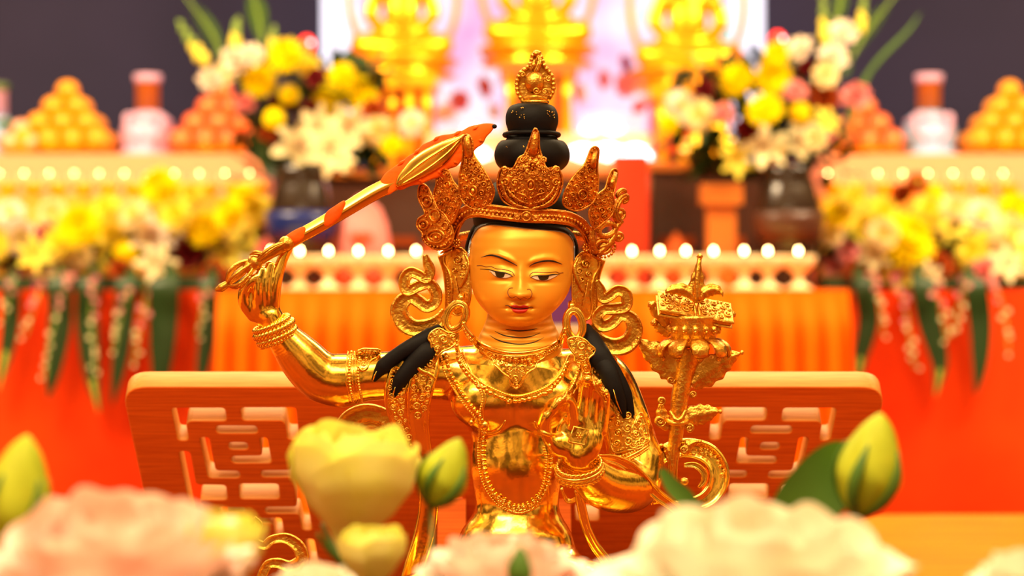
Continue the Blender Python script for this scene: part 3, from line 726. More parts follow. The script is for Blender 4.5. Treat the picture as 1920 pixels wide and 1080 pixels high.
# tied knots, rosettes and ear covers
for sd, X0, ee in ((-1, 0, 0), (1, 0, 0)):
    mb = MB(); R_ = lambda x: x if sd < 0 else 1953-x+3
    dy = 0 if sd < 0 else 8
    pl = Plane(R_(860), 480, -28, 0.35*sd)
    for k in range(4):
        mb.tube(spline([pl(R_(826-0*k), 462+dy+k*6.5, 2), pl(R_(836), 456+dy+k*6.5, 8), pl(R_(848), 452+dy+k*6, 6)], 5), [1.5, 3.4, 2.5], ROUND6, up=pl.up)
    for k in range(9): mb.sph(pl(R_(856+6*math.cos(k*.78)*(k > 0)), 456+dy+6*math.sin(k*.78)*(k > 0), 9), 3.4, (8, 6))
    mb.build('crown_knot', M['crown'], crown, XW)
    mb = MB(); pl = Plane(R_(862), 530, -16, 0.5*sd, 8, 30, 70)
    EAR = [(R_(x), y+dy) for x, y in ((838, 470), (860, 464), (877, 478), (882, 510), (883, 545), (879, 572), (868, 588), (852, 590), (846, 570), (848, 540), (842, 510), (832, 490))]
    plate(mb, EAR, pl, 16, rim=2)
    for x, y, r, a in ((858, 487, 9, 1.), (870, 500, 7, 2.2), (852, 506, 6, 0.), (866, 516, 7, 4.)): curl(mb, pl, R_(x), y+dy, r, a, -sd, r*.28)
    mb.tube(spline([pl(R_(872), 476+dy, 3), pl(R_(879), 495+dy, 4), pl(R_(872), 520+dy, 4), pl(R_(862), 540+dy, 3)], 6), [3, 4, 3.4, 2], ROUND6, up=pl.up)
    mb.tube(spline([pl(R_(853), 515+dy, 2), pl(R_(858), 545+dy, 3), pl(R_(864), 566+dy, 2)], 6), [1, 2, 1], ROUND6, up=pl.up)
    e = mb.build('ear', M['cast'], head, XW); e['label'] = 'gold ear with raised swirls'
    mb = MB()
    rb = spline([q(R_(830), 478+dy, 0), q(R_(838), 510+dy, 6), q(R_(841), 550+dy, 10), q(R_(842), 590+dy, 12)], 8)
    mb.tube(rb, [10, 8, 7, 9], RIB, up=VIEW, hr=4); mb.beads(rb+np.array([0, 0, -3]), 1.5, 5, (6, 4))
    mb.build('crown_ribbon', M['cast'], crown, XW)
# earrings
for nm, (cx, cy, rx, ry, ro), PN, av in (
        ('l', (855, 594, 17, 26, .42), [(824, 616), (840, 624), (858, 624), (859, 638), (845, 652), (831, 658), (821, 668), (815, 680), (803, 680), (800, 668), (808, 656), (808, 643), (803, 634), (810, 622)], 31),
        ('r', (1077, 609, 15, 27, -.12), [(1065, 636), (1068, 652), (1078, 666), (1080, 678), (1090, 684), (1093, 698), (1104, 699), (1107, 688), (1103, 674), (1113, 664), (1116, 655), (1106, 646), (1098, 638), (1084, 632)], 37)):
    mb = MB(); pl = Plane(cx, cy, -52, .25*(1 if cx > 960 else -1)); ring(mb, pl, cx, cy, rx, ry, 8, ro, n=40, hr=5)
    ring(mb, pl, cx, cy, rx-3, ry-3, 2.6, ro, n=30, off=5); ring(mb, pl, cx, cy, rx+4, ry+4, 2.2, ro, n=30, off=3.5)
    mb.tube([pl(cx+(8 if cx < 960 else -5), cy-30, -2), pl(cx+(12 if cx < 960 else -6), cy-42, -12)], [7, 6], ROUND, up=VIEW)
    er = mb.build('earring', M['bead'], head, XW); er['label'] = 'oval gold ear plug with scroll pendant'
    mb = MB(); mx_ = sum(p[0] for p in PN)/len(PN); my_ = sum(p[1] for p in PN)/len(PN); pl = Plane(mx_, my_, -56, .1, 4, 30, 34); plate(mb, PN, pl, 5, rim=2.2)
    if nm == 'l': C_ = [(832, 637, 11, 2, 1), (850, 632, 7, 0, -1), (820, 655, 7.5, 1, -1), (808, 671, 7, 3, 1), (815, 628, 6, 3, 1)]
    else: C_ = [(1091, 649, 11, 1, -1), (1072, 642, 5.5, 0, 1), (1091, 670, 8, 0, 1), (1098, 689, 6.5, 3, -1), (1107, 656, 5, 3, 1)]
    for x, y, r, a, d_ in C_: curl(mb, pl, x, y, r, a, d_, r*.24, off=2)
    fill(mb, PN, pl, av, 4, 1.4, avoid=[c[:3] for c in C_], n=160)
    mb.build('ear_pendant', M['bead'], er, XW)
# ------------------------------------------------------------------ neck folds, collar and necklaces
def bodyline(pts, off=0., n=6, dflt=-60): return SB.line(pts, off, n, dflt)
for P_ in ([(948, 617), (962, 619.5), (976, 620.5), (992, 619), (1007, 616)], [(928, 621), (940, 627), (952, 630.5), (975, 633.5), (995, 631), (1013, 624)], [(918, 628.5), (930, 636), (946, 641.5), (972, 645.5), (998, 642.5), (1020, 633)]):
    mb = MB(); mb.tube(bodyline(P_, .5), [.3, 1.1, 1.3, 1.1, .3], ROUND6, up=VIEW, hr=.6); mb.build('neck_line', M['black_line'], nk_, XW)
def necklace(P_, parts, name='necklace', label=None):
    mb = MB()
    for off, dx, dy, r, kind in parts:
        L = bodyline([(x+dx, y+dy) for x, y in P_], off)
        if kind == 'tube': mb.tube(L, r, ROUND6)
        elif kind == 'rope':
            mb.tube(L, r*.8, ROUND6)
            mb.beads(L, r*1.05, r*1.5, (6, 4))
        else: mb.beads(L, r, r*2.15, (8, 6))
    o = mb.build(name, M['bead'], statue, XW)
    if label: o['label'] = label
    return o, mb
CN = [(868, 612), (877, 628), (893, 645), (912, 658), (940, 667), (967, 670), (1000, 667), (1032, 657), (1050, 643), (1060, 622)]
necklace(CN, [(2, 0, -8, 4.2, 'tube'), (2, 0, 0, 3, 'bead'), (1, 0, 5, 1.6, 'tube')], 'collar', 'tight collar of gold beads')
PP = [(905, 655), (930, 664), (967, 668), (1004, 664), (1024, 657), (1020, 670), (1008, 678), (1003, 690), (990, 698), (982, 710), (976, 722), (967, 728), (958, 720), (955, 708), (944, 700), (934, 690), (926, 682), (924, 674), (914, 668)]
class BodyPlane:
    up = VIEW
    def __init__(s, off, dflt=-60): s.o = off; s.df = dflt
    def __call__(s, x, y, off=0.): return SB(x, y, s.o+off, s.df)
mb = MB(); bp = BodyPlane(3); plate(mb, PP, bp, 5, rim=1.6)
for x, y, r, a, d_ in ((967, 710, 8, 1, 1), (955, 690, 7.5, 0, 1), (979, 690, 7.5, 3, -1), (940, 679, 7.5, 1, -1), (994, 679, 7.5, 2, 1), (967, 676, 6, 0, 1), (1009, 668, 5, 0, 1), (925, 668, 5, 0, 1)): curl(mb, bp, x, y, r, a, d_, r*.24, off=2)
fill(mb, PP, bp, 41, 3.5, 1.4, avoid=[(967, 710, 8), (955, 690, 7.5), (979, 690, 7.5), (940, 679, 7.5), (994, 679, 7.5), (967, 676, 6), (1009, 668, 5), (925, 668, 5)], n=200)
pc_ = mb.build('necklace_pendant', M['bead'], statue, XW); pc_['label'] = 'pointed scrollwork pendant at the throat'
N2 = [(857, 648), (860, 674), (873, 698), (898, 722), (930, 741), (967, 752), (1004, 744), (1031, 730), (1051, 708), (1066, 676)]
o, mb = necklace(N2, [(3, 0, 0, 4.3, 'bead'), (2.5, 0, -9, 3, 'rope')], 'necklace', 'curved double strand of gold beads')
mb = MB()
L = bodyline(N2[3:8], 3)
rr = random.Random(2)
for p in L[::2]: mb.sph(p+np.array([0, rr.uniform(-2, 3), 0]), (rr.uniform(4, 6.5), rr.uniform(4, 5.5), 4), (8, 6))
mb.build('necklace_cluster', M['bead'], statue, XW)
N3 = [(836, 664), (843, 696), (860, 727), (879, 756), (899, 779), (908, 800), (905, 848), (913, 900), (939, 940), (972, 957), (1008, 942), (1028, 905), (1034, 858), (1030, 835)]
necklace(N3, [(3, 0, 0, 4, 'bead'), (2, -9, 3, 2.3, 'bead')], 'long_necklace', 'long gold bead strand looping to the waist')
necklace([(x, y) for x, y in N3[6:12]], [(2, 0, 5, 3.2, 'rope')], 'long_necklace_trim')
mb = MB()
for k in range(9):
    a = k/8; p = SB(*(np.array([935, 938])*(1-a)+np.array([1012, 938])*a+np.array([0, 20*math.sin(PI*a)])), 3); curl(mb, BodyPlane(3), 960+(p[0]-960)*1.0, 540+(p[1]-540)*1.0, 6, k, (-1)**k, 1.8)
mb.build('necklace_scroll', M['bead'], statue, XW)
necklace([(866, 655), (880, 690), (896, 716), (910, 742), (905, 770), (909, 800)], [(2, 0, 0, 2.2, 'tube'), (2, -5, 2, 2.2, 'bead')], 'long_necklace_trim')
necklace([(1090, 668), (1085, 695), (1074, 722), (1058, 745), (1044, 756)], [(3, 0, 0, 4, 'rope'), (2, 8, 3, 2, 'bead')], 'long_necklace_trim')
mb = MB()
for x, y, s_ in ((884, 792, 6), (909, 797, 8.5), (909, 812, 5)): mb.sph(SB(x, y, 4), (s_, s_*1.1, s_), (16, 10))
mb.build('necklace_bell', M['bead'], statue, XW)
# pointed chest folds
for P_, w in (([(895, 806), (915, 812), (936, 806), (948, 788)], [1, 4, 5, 1.2]), ([(1002, 790), (1012, 806), (1030, 815), (1050, 812)], [1.2, 5, 4, 1])):
    mb = MB(); mb.tube(bodyline(P_, 0, 8), w, ROUND); mb.build('chest_fold', M['gold'], body, XW)
# ------------------------------------------------------------------ scarves, curled ribbons, armlets
def ribbon(name, pts, w, m=None, h=4., prof=RIB, n=7, parent=None, up=VIEW, label=None, beads=0):
    L = spline(qq(pts), n); mb = MB(); mb.tube(L, w, prof, up=up, hr=h)
    if beads:
        mb.beads(L+np.array([0, 0, -h*.5]), beads, beads*3, (6, 4))
    o = mb.build(name, m or M['cast'], parent or statue, XW)
    if label: o['label'] = label
    return o
def Dp(pts, d): return [(x, y, d) if not callable(d) else (x, y, d(i/(len(pts)-1))) for i, (x, y) in enumerate(pts)]
RL = [(797, 478), (801, 492), (806, 508), (799, 522), (784, 515), (769, 511), (758, 526), (764, 545), (784, 537), (804, 532), (817, 548), (815, 567), (800, 575), (786, 566), (770, 557), (755, 566), (748, 584), (757, 604), (776, 616), (800, 614), (822, 604), (838, 586)]
ribbon('curled_ribbon', Dp(RL, lambda t: -14+10*t), [5, 10, 11, 10, 11, 11.5, 11, 11, 12, 12.5, 12.5, 14, 17, 18, 17, 15, 12], M['cast'], 6, label='curled gold ribbon beside the ear, nearest the sword')
RR = [(1119, 525), (1126, 541), (1130, 559), (1143, 555), (1158, 545), (1174, 552), (1173, 574), (1153, 579), (1132, 581), (1120, 596), (1129, 611), (1147, 606), (1163, 591), (1182, 597), (1190, 619), (1179, 642), (1156, 651), (1133, 645), (1114, 630), (1104, 610)]
ribbon('curled_ribbon', Dp(RR, lambda t: -14+10*t), [4, 10, 11, 11, 11.5, 11.5, 11, 12, 12.5, 12.5, 12.5, 16, 18, 17, 14, 10], M['cast'], 6, label='curled gold ribbon beside the ear, nearest the lotus stem')
# scarf over the sword arm
def scrolls(name, P_, pl, parent, seed, m=None, **k):
    mb = MB(); fill(mb, P_, pl, seed, **k); return mb.build(name, m or M['cast'], parent, XW)
s1 = ribbon('arm_scarf', [(768, 668, -40), (752, 700, -52), (742, 740, -52), (748, 780, -36), (764, 820, -24), (786, 862, -18)], [20, 23, 22, 20, 18, 14], M['gold'], 6, label='gold scarf hanging over the upper arm')
s2 = ribbon('arm_scarf', [(806, 655, -44), (798, 690, -56), (788, 730, -58), (784, 780, -44), (790, 830, -28), (800, 880, -20), (804, 940, -12), (796, 1000, -8), (778, 1060, -4), (760, 1110, 0)], [18, 26, 25, 21, 18, 15, 18, 20, 20, 16], M['gold'], 6, label='long gold scarf falling beside the body')
pl = Plane(745, 750, -58, 0, 0); scrolls('scarf_scroll', [(738, 690), (764, 690), (760, 730), (762, 775), (776, 830), (764, 838), (744, 800), (728, 755), (726, 720)], pl, s1, 51, rmax=7, rmin=2, off=0)
pl = Plane(790, 720, -63, 0, 0); scrolls('scarf_scroll', [(786, 680), (814, 672), (810, 720), (802, 770), (780, 790), (772, 760), (770, 715)], pl, s2, 52, rmax=7.5, rmin=2, off=0)
ribbon('scarf_edge', [(800, 652, -60), (780, 662, -64), (784, 690, -66), (806, 702, -66), (818, 712, -64)], [2, 4, 4, 4, 2], M['gold'], 3, ROUND, parent=s2)
ribbon('scarf_loop', Dp([(650, 905), (640, 870), (640, 825), (655, 790), (690, 776), (728, 790), (748, 830), (740, 870)], 34), [14, 17, 19, 20, 20, 18, 15, 10], M['cast'], 8, label='round gold scarf loop behind the sword arm')
ribbon('scarf_loop', Dp([(664, 830), (672, 806), (695, 796), (722, 808), (735, 832)], 26), [4, 6, 6, 5, 3], M['cast'], 5)
ribbon('scarf_tail', Dp([(478, 969), (486, 984), (472, 996), (475, 1013), (495, 1023), (511, 1012), (537, 1010), (560, 1026), (566, 1050), (545, 1063), (520, 1056), (500, 1062), (490, 1100), (520, 1150), (590, 1190), (690, 1200)], -20), [2, 8, 8, 8, 9, 9, 12, 13, 13, 11, 9, 10, 12, 14, 12], M['cast'], 6, label='curled scarf tail low beside the pink blossom')
# lock of hair over both shoulders
for P_, W_ in (([(828, 622, -22), (808, 634, -40), (780, 646, -54), (748, 664, -56), (718, 688, -54), (700, 714, -50)], [16, 20, 16, 14, 14, 4]),
               ([(824, 640, -34), (800, 660, -56), (772, 688, -60), (750, 714, -60), (737, 744, -56)], [14, 20, 17, 14, 4]),
               ([(1096, 612, -16), (1108, 636, -34), (1124, 668, -48), (1150, 704, -54), (1172, 742, -52), (1188, 786, -46)], [10, 18, 22, 18, 14, 3]),
               ([(1122, 668, -48), (1140, 696, -60), (1152, 728, -64), (1164, 756, -60), (1171, 784, -56)], [16, 18, 16, 11, 3])):
    mb = MB(); mb.tube(spline(qq(P_), 8), W_, ROUND20, up=VIEW, hr=[w*.62 for w in W_]); o = mb.build('hair_lock', M['black'], statue, XW); o['label'] = 'black lock of hair on the shoulder'
for P_ in ([(706, 696, -66), (701, 708, -62), (698, 716, -56)], [(741, 726, -68), (738, 736, -64), (736, 746, -58)], [(1150, 730, -74), (1156, 752, -70), (1166, 776, -64)]):
    mb = MB(); mb.tube(qq(P_), [.4, 1.6, .4], ROUND6, up=VIEW); mb.build('gold_streak', M['bead'], bpy.data.objects['hair_lock'], XW)
# armlet on the sword arm
mb = MB()
for dx, r in ((0, 3.2), (17, 3)):
    L = bodyline([(659+dx, 660), (655+dx, 690), (656+dx, 720), (662+dx, 752)], 1, 8, -20); mb.beads(L, r, r*1.9, (8, 6))
for dx in (-6, 6, 11): mb.tube(bodyline([(659+dx, 658), (655+dx, 690), (656+dx, 720), (662+dx, 755)], .5, 8, -20), 1.8, ROUND6)
al = mb.build('armlet', M['bead'], statue, XW); al['label'] = 'beaded armlet with flower crest on the sword arm'
mb = MB(); P_ = [(668, 662), (680, 654), (694, 654), (712, 656), (708, 668), (694, 676), (688, 690), (678, 694), (672, 680)]; bp = BodyPlane(3, -30); plate(mb, P_, bp, 5, rim=1.6); fill(mb, P_, bp, 61, 6, 1.6, n=200); mb.build('armlet_crest', M['bead'], al, XW)
# scarf and armlet on the other arm
mb = MB()
SH = [(1112, 690), (1150, 702), (1172, 742), (1196, 800), (1206, 836), (1176, 844), (1150, 846), (1140, 800), (1132, 752), (1116, 726)]
bp = BodyPlane(2.5, -30); plate(mb, SH, bp, 4, rim=2); sc = mb.build('shoulder_scarf', M['cast'], statue, XW); sc['label'] = 'gold scarf with engraved scrolls on the upper arm'
mb = MB(); fill(mb, SH, BodyPlane(3, -30), 62, 9, 2.2, n=300); mb.build('scarf_scroll', M['gold'], sc, XW)
mb = MB()
for dy, r in ((0, 3), (12, 2.2)): mb.beads(bodyline([(1152, 858+dy), (1175, 852+dy), (1196, 842+dy), (1216, 828+dy)], 1, 8, -20), r, r*1.9, (8, 6))
mb.tube(bodyline([(1152, 864), (1175, 858), (1196, 848), (1216, 834)], .5, 8, -20), 3, ROUND)
a2 = mb.build('armlet', M['bead'], statue, XW); a2['label'] = 'beaded armlet above the bent elbow'
mb = MB(); P_ = [(1182, 838), (1184, 806), (1200, 774), (1210, 790), (1216, 812), (1217, 826), (1200, 836)]; bp = BodyPlane(3, -20); plate(mb, P_, bp, 4, rim=1.6); fill(mb, P_, bp, 63, 7, 1.8, n=200); mb.build('armlet_crest', M['bead'], a2, XW)
o = ribbon('elbow_scarf', [(1120, 858, -130), (1150, 862, -112), (1180, 876, -92), (1208, 902, -74), (1236, 930, -56), (1266, 952, -40), (1290, 975, -20)], [7, 10, 12, 12, 11, 10, 10], M['gold'], 7); o['label'] = 'gold scarf running across the forearm'
ribbon('scarf_ring', [(1228, 945, 0), (1222, 905, 0), (1230, 868, 4), (1256, 846, 6), (1292, 840, 8), (1326, 850, 8), (1346, 876, 6), (1346, 908, 4), (1328, 934, 0), (1298, 946, -4), (1266, 948, -8)], [8, 13, 16, 18, 19, 20, 20, 20, 18, 14, 9], M['gold'], 8, label='large round scarf curl at the foot of the lotus stem')
ribbon('scarf_ring', [(1282, 872, -4), (1302, 872, -6), (1318, 884, -6), (1320, 900, -6), (1310, 914, -6)], [4, 6, 7, 6, 3], M['gold'], 6)
mb = MB(); fill(mb, [(1308, 836), (1336, 844), (1358, 872), (1362, 896), (1352, 900), (1344, 872), (1322, 854), (1304, 848)], Plane(1335, 865, 1, 0), 71, 5, 1.8, n=200); mb.build('scarf_scroll', M['gold'], statue, XW)
ribbon('scarf_strand', [(1082, 918, -60), (1090, 950, -50), (1100, 990, -40), (1116, 1024, -30), (1140, 1056, -20), (1165, 1090, -10)], [6, 9, 9, 10, 11, 10], M['gold'], 5, CREASE)
ribbon('scarf_strand', [(1052, 915, -40), (1066, 940, -36), (1088, 930, -50)], [3, 5, 4], M['gold'], 5, CREASE)
# bracelets
def bracelet(c, ax, R, label, parts, flat=.85, seed=1):
    ax = np.array(ax, float); ax /= np.linalg.norm(ax); u = np.cross(ax, [0, 0, 1.]); u /= np.linalg.norm(u); w = np.cross(ax, u); c = np.array(c, float)
    mb = MB(); rnd = random.Random(seed)
    for off, dr, r, kind in parts:
        n = 60 if kind == 'rope' else 36
        P_ = [c+ax*off+(R+dr)*(math.cos(a)*u+flat*math.sin(a)*w) for a in np.linspace(0, 2*PI, n, endpoint=False)]
        if kind == 'rope':
            for ph in (0, PI):
                Q = []
                for i, a in enumerate(np.linspace(0, 2*PI, 140, endpoint=False)):
                    e = c+ax*off+(R+dr)*(math.cos(a)*u+flat*math.sin(a)*w); rad = math.cos(a)*u+flat*math.sin(a)*w
                    Q.append(e+r*.55*(math.cos(14*a+ph)*rad+math.sin(14*a+ph)*ax))
                mb.tube(Q, r*.72, ROUND6, closed=True)
        elif kind == 'bead':
            for p in P_: mb.sph(p, rnd.uniform(.75, 1.25)*r, (6, 4))
        else: mb.tube(P_, r, ROUND, closed=True)
    o = mb.build('bracelet', M['bead'], statue, XW); o['label'] = label; return o
bracelet(q(513, 616, -43), (20, 44, 10), 33, 'twisted gold bracelet below the sword hand', [(-10, 1, 4.5, 'rope'), (1, 3, 6, 'rope'), (8, 2, 5, 'bead'), (15, 3, 5, 'rope'), (22, 2, 4, 'bead')])
bracelet(q(1086, 876, -146), (.12, .8, .6), 40, 'gold bracelet below the open palm', [(-6, 0, 3.4, 'rope'), (2, 2, 4, 'tube'), (10, 2, 4.2, 'rope'), (17, 2, 3.5, 'bead')], .8, 2)
# palm ornament
mb = MB(); bp = BodyPlane(.6, -160)
mb.tube([bp(x, y) for x, y in [(1076, 800), (1104, 806), (1096, 834), (1066, 828)]], 1.1, ROUND6, up=VIEW, closed=True)
for k in range(6): mb.sph(bp(1086+5*math.cos(k*1.05), 817+5*math.sin(k*1.05)), 2, (6, 4))
mb.sph(bp(1086, 817, 1), 2.6, (8, 6)); mb.build('palm_emblem', M['bead'], body, XW)

# ------------------------------------------------------------------ the flaming sword
mb = MB()
mb.tube(spline(qq([(404, 544, -66), (414, 540, -66), (424, 534, -66), (432, 530, -66)]), 5), [3, 8, 7, 3.5], ROUND)
for k in range(6):
    a = 2*PI*k/6+.3; ca, sa = math.cos(a), math.sin(a)
    nx, ny = .46, .89
    P_ = []
    for t, r in ((0, 3), (.2, 16), (.5, 19), (.8, 14), (1, 6)):
        x, y = 426+(474-426)*t, 533+(494-533)*t; P_.append((x+nx*r*ca, y+ny*r*ca*1.0, -66+r*sa))
    mb.tube(spline(qq(P_), 5), [2.4, 3.6, 3.6, 3.2, 2.4], ROUND6)
mb.tube(spline(qq([(426, 533, -66), (452, 512, -66), (482, 490, -66), (508, 476, -66), (538, 458, -66)]), 6), [4, 4, 10, 9, 11], ROUND)
for x, y, r in ((468, 500, 13), (478, 492, 15), (490, 485, 11), (528, 464, 12), (537, 457, 15)):
    mb.sph(q(x, y, -66), (r, r, r*.8), (16, 10))
mb.tube(spline(qq([(482, 490, -74), (498, 474, -78), (516, 462, -78), (532, 456, -76)]), 5), [3, 6, 5, 3], CREASE, up=VIEW)
mb.tube(spline(qq([(468, 478, -70), (480, 474, -76), (500, 478, -78)]), 5), [1, 5, 3], CREASE, up=VIEW)
hilt = mb.build('sword_hilt', M['cast'], statue, XW); hilt['label'] = 'gold sword hilt with caged pommel'
bl = spline(qq([(536, 458, -64), (560, 444, -62), (600, 422, -58), (650, 392, -52), (700, 362, -46), (745, 340, -40)]), 6)
mb = MB(); DIA = [(-1, 0), (-.85, .45), (-.2, .75), (0, 1), (.2, .75), (.85, .45), (1, 0), (0, -.8)][::-1]
mb.tube(bl, [13, 13, 13.5, 14, 15, 15], DIA, up=VIEW, hr=6); sw = mb.build('sword_blade', M['bead'], statue, XW); sw['label'] = 'gold sword blade with orange flame patches'
def dsw(x): return np.interp(x, [536, 745, 930], [-63, -42, -22])
class SwP:
    up = VIEW
    def __init__(s, o): s.o = o
    def __call__(s, x, y, off=0.): return q(x, y, dsw(x)-s.o-off)
def blob(name, P_, pl, m, th, parent, dome=3, label=None):
    mb = MB(); S_ = spline([(x, y, 0) for x, y in P_], 5, True); n = len(S_); cx, cy = S_[:, 0].mean(), S_[:, 1].mean(); V = []; K = [1, .97, .9, .75, .5, .2]
    for r in K:
        for p in S_: V.append(pl(cx+(p[0]-cx)*r, cy+(p[1]-cy)*r, dome*math.sqrt(max(0, 1-r*r))))
    for r in (.97, .3):
        for p in S_: V.append(pl(cx+(p[0]-cx)*r, cy+(p[1]-cy)*r, -th*math.sqrt(1-r*r*.9)))
    NK_ = len(K)
    F = [(k*n+i, k*n+(i+1) % n, (k+1)*n+(i+1) % n, (k+1)*n+i) for k in range(NK_-1) for i in range(n)]
    F += [(NK_*n+i, NK_*n+(i+1) % n, (i+1) % n, i) for i in range(n)]+[(NK_*n+i, NK_*n+(i+1) % n, (NK_+1)*n+(i+1) % n, (NK_+1)*n+i) for i in range(n)]
    F += [tuple((NK_-1)*n+i for i in range(n)), tuple((NK_+1)*n+i for i in range(n))]
    mb.add(V, F); o = mb.build(name, m, parent, XW)
    if label: o['label'] = label
    return o
blob('flame_patch', [(527, 452), (536, 442), (553, 431), (570, 425), (574, 436), (566, 450), (550, 458), (536, 460)], SwP(4), M['flame'], 8, sw, 6, 'orange flame at the root of the blade')
blob('flame_patch', [(606, 416), (612, 398), (628, 386), (646, 376), (644, 394), (634, 412), (618, 424), (608, 424)], SwP(4), M['flame'], 8, sw, 6, 'orange flame midway along the blade')
FT = [(711, 355), (712, 342), (722, 326), (740, 312), (752, 304), (764, 294), (780, 284), (791, 272), (808, 264), (826, 254), (846, 251), (866, 245), (880, 237), (898, 233), (914, 231), (928, 234), (922, 246), (912, 257), (905, 270), (893, 279), (882, 292), (867, 301), (856, 312), (840, 318), (826, 331), (808, 337), (790, 345), (770, 349), (754, 356), (742, 356), (732, 364), (720, 366)]
fl = blob('sword_flame', FT, SwP(0), M['flame'], 7, sw, 6, 'orange flame wrapped round the sword tip')
mb = MB()
for i, (x, y, x2, y2) in enumerate([(760, 300, 745, 312), (788, 278, 775, 292), (824, 256, 812, 266), (864, 246, 850, 256), (898, 236, 884, 246), (905, 266, 896, 262), (884, 288, 872, 284), (858, 308, 848, 302), (828, 328, 818, 318), (790, 343, 784, 334), (754, 354, 750, 346)]):
    mb.tube(spline([SwP(1)(x2, y2), SwP(3)((x+x2)/2, (y+y2)/2-1), SwP(0)(x, y)], 4), [1, 3.4, 1.5], ROUND6, up=VIEW)
mb.build('flame_tongue', M['flame'], fl, XW)
mb = MB(); mb.sph(SwP(1)(927, 237), (5, 4.5, 4), (8, 6)); mb.build('dark_tip', M['black'], fl, XW)
lf = blob('blade_tip', [(743, 350), (744, 334), (757, 314), (769, 300), (788, 285), (808, 274), (828, 265), (847, 259), (862, 254), (872, 252), (868, 264), (860, 276), (850, 290), (839, 303), (820, 317), (800, 328), (780, 338), (760, 346)], SwP(7), M['bead'], 3, sw, 5, 'leaf shaped bright gold sword tip')
mb = MB(); mb.tube(spline([SwP(12)(746, 342), SwP(14)(790, 306), SwP(14)(830, 280), SwP(11)(866, 257)], 8), [1, 3, 3, 1], ROUND6, up=VIEW)
mb.tube(spline([SwP(10)(752, 346), SwP(12)(796, 320), SwP(12)(838, 288), SwP(10)(862, 262)], 8), [1, 2, 2, 1], ROUND6, up=VIEW); mb.build('blade_ridge', M['bead'], lf, XW)

# ------------------------------------------------------------------ jewel finial on the topknot
mb = MB(); pl = Plane(1003, 155, 15)
OUT = [(980, 189), (972, 177), (969, 162), (971, 147), (978, 134), (990, 126), (996, 116), (999, 104), (1006, 97), (1013, 102), (1017, 114), (1021, 124), (1029, 134), (1036, 145), (1038, 160), (1036, 174), (1029, 186)]
plate(mb, OUT, Plane(1003, 155, 19), 7)
S_ = spline([(x, y, 0) for x, y in OUT], 4)
mb.tube([pl(p[0], p[1], 2) for p in S_], 3.4, ROUND, up=VIEW)
mb.beads([pl(p[0], p[1], 3) for p in S_], 4.4, 8.2, (8, 6))
mb.sph(pl(1002, 154, 4), (19, 21, 14), (24, 16))
mb.tube(spline([pl(983, 186, 6), pl(1003, 182, 16), pl(1026, 186, 6)], 6), [4, 5, 4], ROUND, up=VIEW)
for x, y, r, a, d_ in ((1006, 170, 7, 0, 1), (1022, 172, 7, 2, -1), (998, 122, 8, 3, -1), (1011, 112, 7, 1, 1), (980, 140, 6, 2, 1), (1029, 148, 6, 0, -1)): curl(mb, pl, x, y, r, a, d_, 2, off=14 if y > 160 else 5)
mb.tube(spline([pl(1004, 135, 6), pl(1010, 122, 7), pl(1012, 112, 6), pl(1006, 102, 5)], 6), [5, 5, 5, 3], CREASE, up=VIEW)
mb.tube(spline([pl(994, 132, 6), pl(1000, 122, 7), pl(1002, 112, 6)], 6), [3, 4, 2], CREASE, up=VIEW)
mb.sph(pl(1006, 101, 3), (8, 7, 7), (8, 6))
o = mb.build('jewel_finial', M['cast'], statue, XW); o['label'] = 'gold flaming jewel on top of the hair'

# ------------------------------------------------------------------ lotus stem with flower and book
def sleaf(mb, P_, W_, d=0., up=VIEW, ser=5, amp=.09, lift=3.):
    """serrated leaf with a midrib along a spline of points"""
    L = spline(qq(P_, d), 8); n = len(L); T = np.gradient(L, axis=0); T /= np.linalg.norm(T, axis=1, keepdims=True); V = []
    nv_ = 9
    for i in range(n):
        t = i/(n-1); w = W_*math.sin(PI*min(1, .06+t*.94)**.75)*(1+amp*math.sin(ser*2*PI*t))
        s_ = np.cross(T[i], up); s_ /= np.linalg.norm(s_)
        for j in range(nv_):
            v = -1+2*j/(nv_-1)
            V.append(L[i]+s_*v*w+np.array([0, 0, -1.])*(lift*(1-v*v)+(2.2 if abs(v) < .1 else 0)+1.2*math.sin(ser*2*PI*t+2*abs(v))*abs(v)*.8))
    V2 = [p+np.array([0, 0, 5.]) for p in V]; F = []
    for i in range(n-1):
        for j in range(nv_-1):
            a = i*nv_+j; F.append((a, a+1, a+nv_+1, a+nv_)); o = n*nv_; F.append((o+a, o+a+nv_, o+a+nv_+1, o+a+1))
        for j in (0, nv_-1):
            a = i*nv_+j; F.append((a, a+nv_, n*nv_+a+nv_, n*nv_+a))
    F += [(j, j+1, n*nv_+j+1, n*nv_+j) for j in range(nv_-1)]+[((n-1)*nv_+j, (n-1)*nv_+j+1, n*nv_+(n-1)*nv_+j+1, n*nv_+(n-1)*nv_+j) for j in range(nv_-1)]
    mb.add(V+V2, F)
mb = MB(); st = spline(qq([(1260, 905, 4), (1262, 860, 0), (1268, 810, -4), (1274, 750, -6), (1284, 700, -6), (1296, 655, -6)]), 8)
mb.tube(st, [8, 11, 14, 16, 18, 22], ROUND20, up=VIEW)
for dx in (-.55, 0, .55): mb.tube(st+np.array([dx*14, 0, -11+abs(dx)*6]), [1.5, 2, 2.5, 3, 3], ROUND6)
mb.sph(q(1283, 903, -6), (9, 8, 7), (8, 6))
for t in np.linspace(0, .95, 36):
    p = st[int(t*(len(st)-1))]; w = np.interp(t, [0, 1], [7, 14])
    for sx in (-.35, .35): mb.sph(p+np.array([sx*w*1.1, 0, -w*.93]), (2, 1.1, 1.2), (6, 4))
stem = mb.build('lotus_stem', M['cast'], statue, XW); stem['label'] = 'dull gold lotus stem with leaves beside the raised palm'
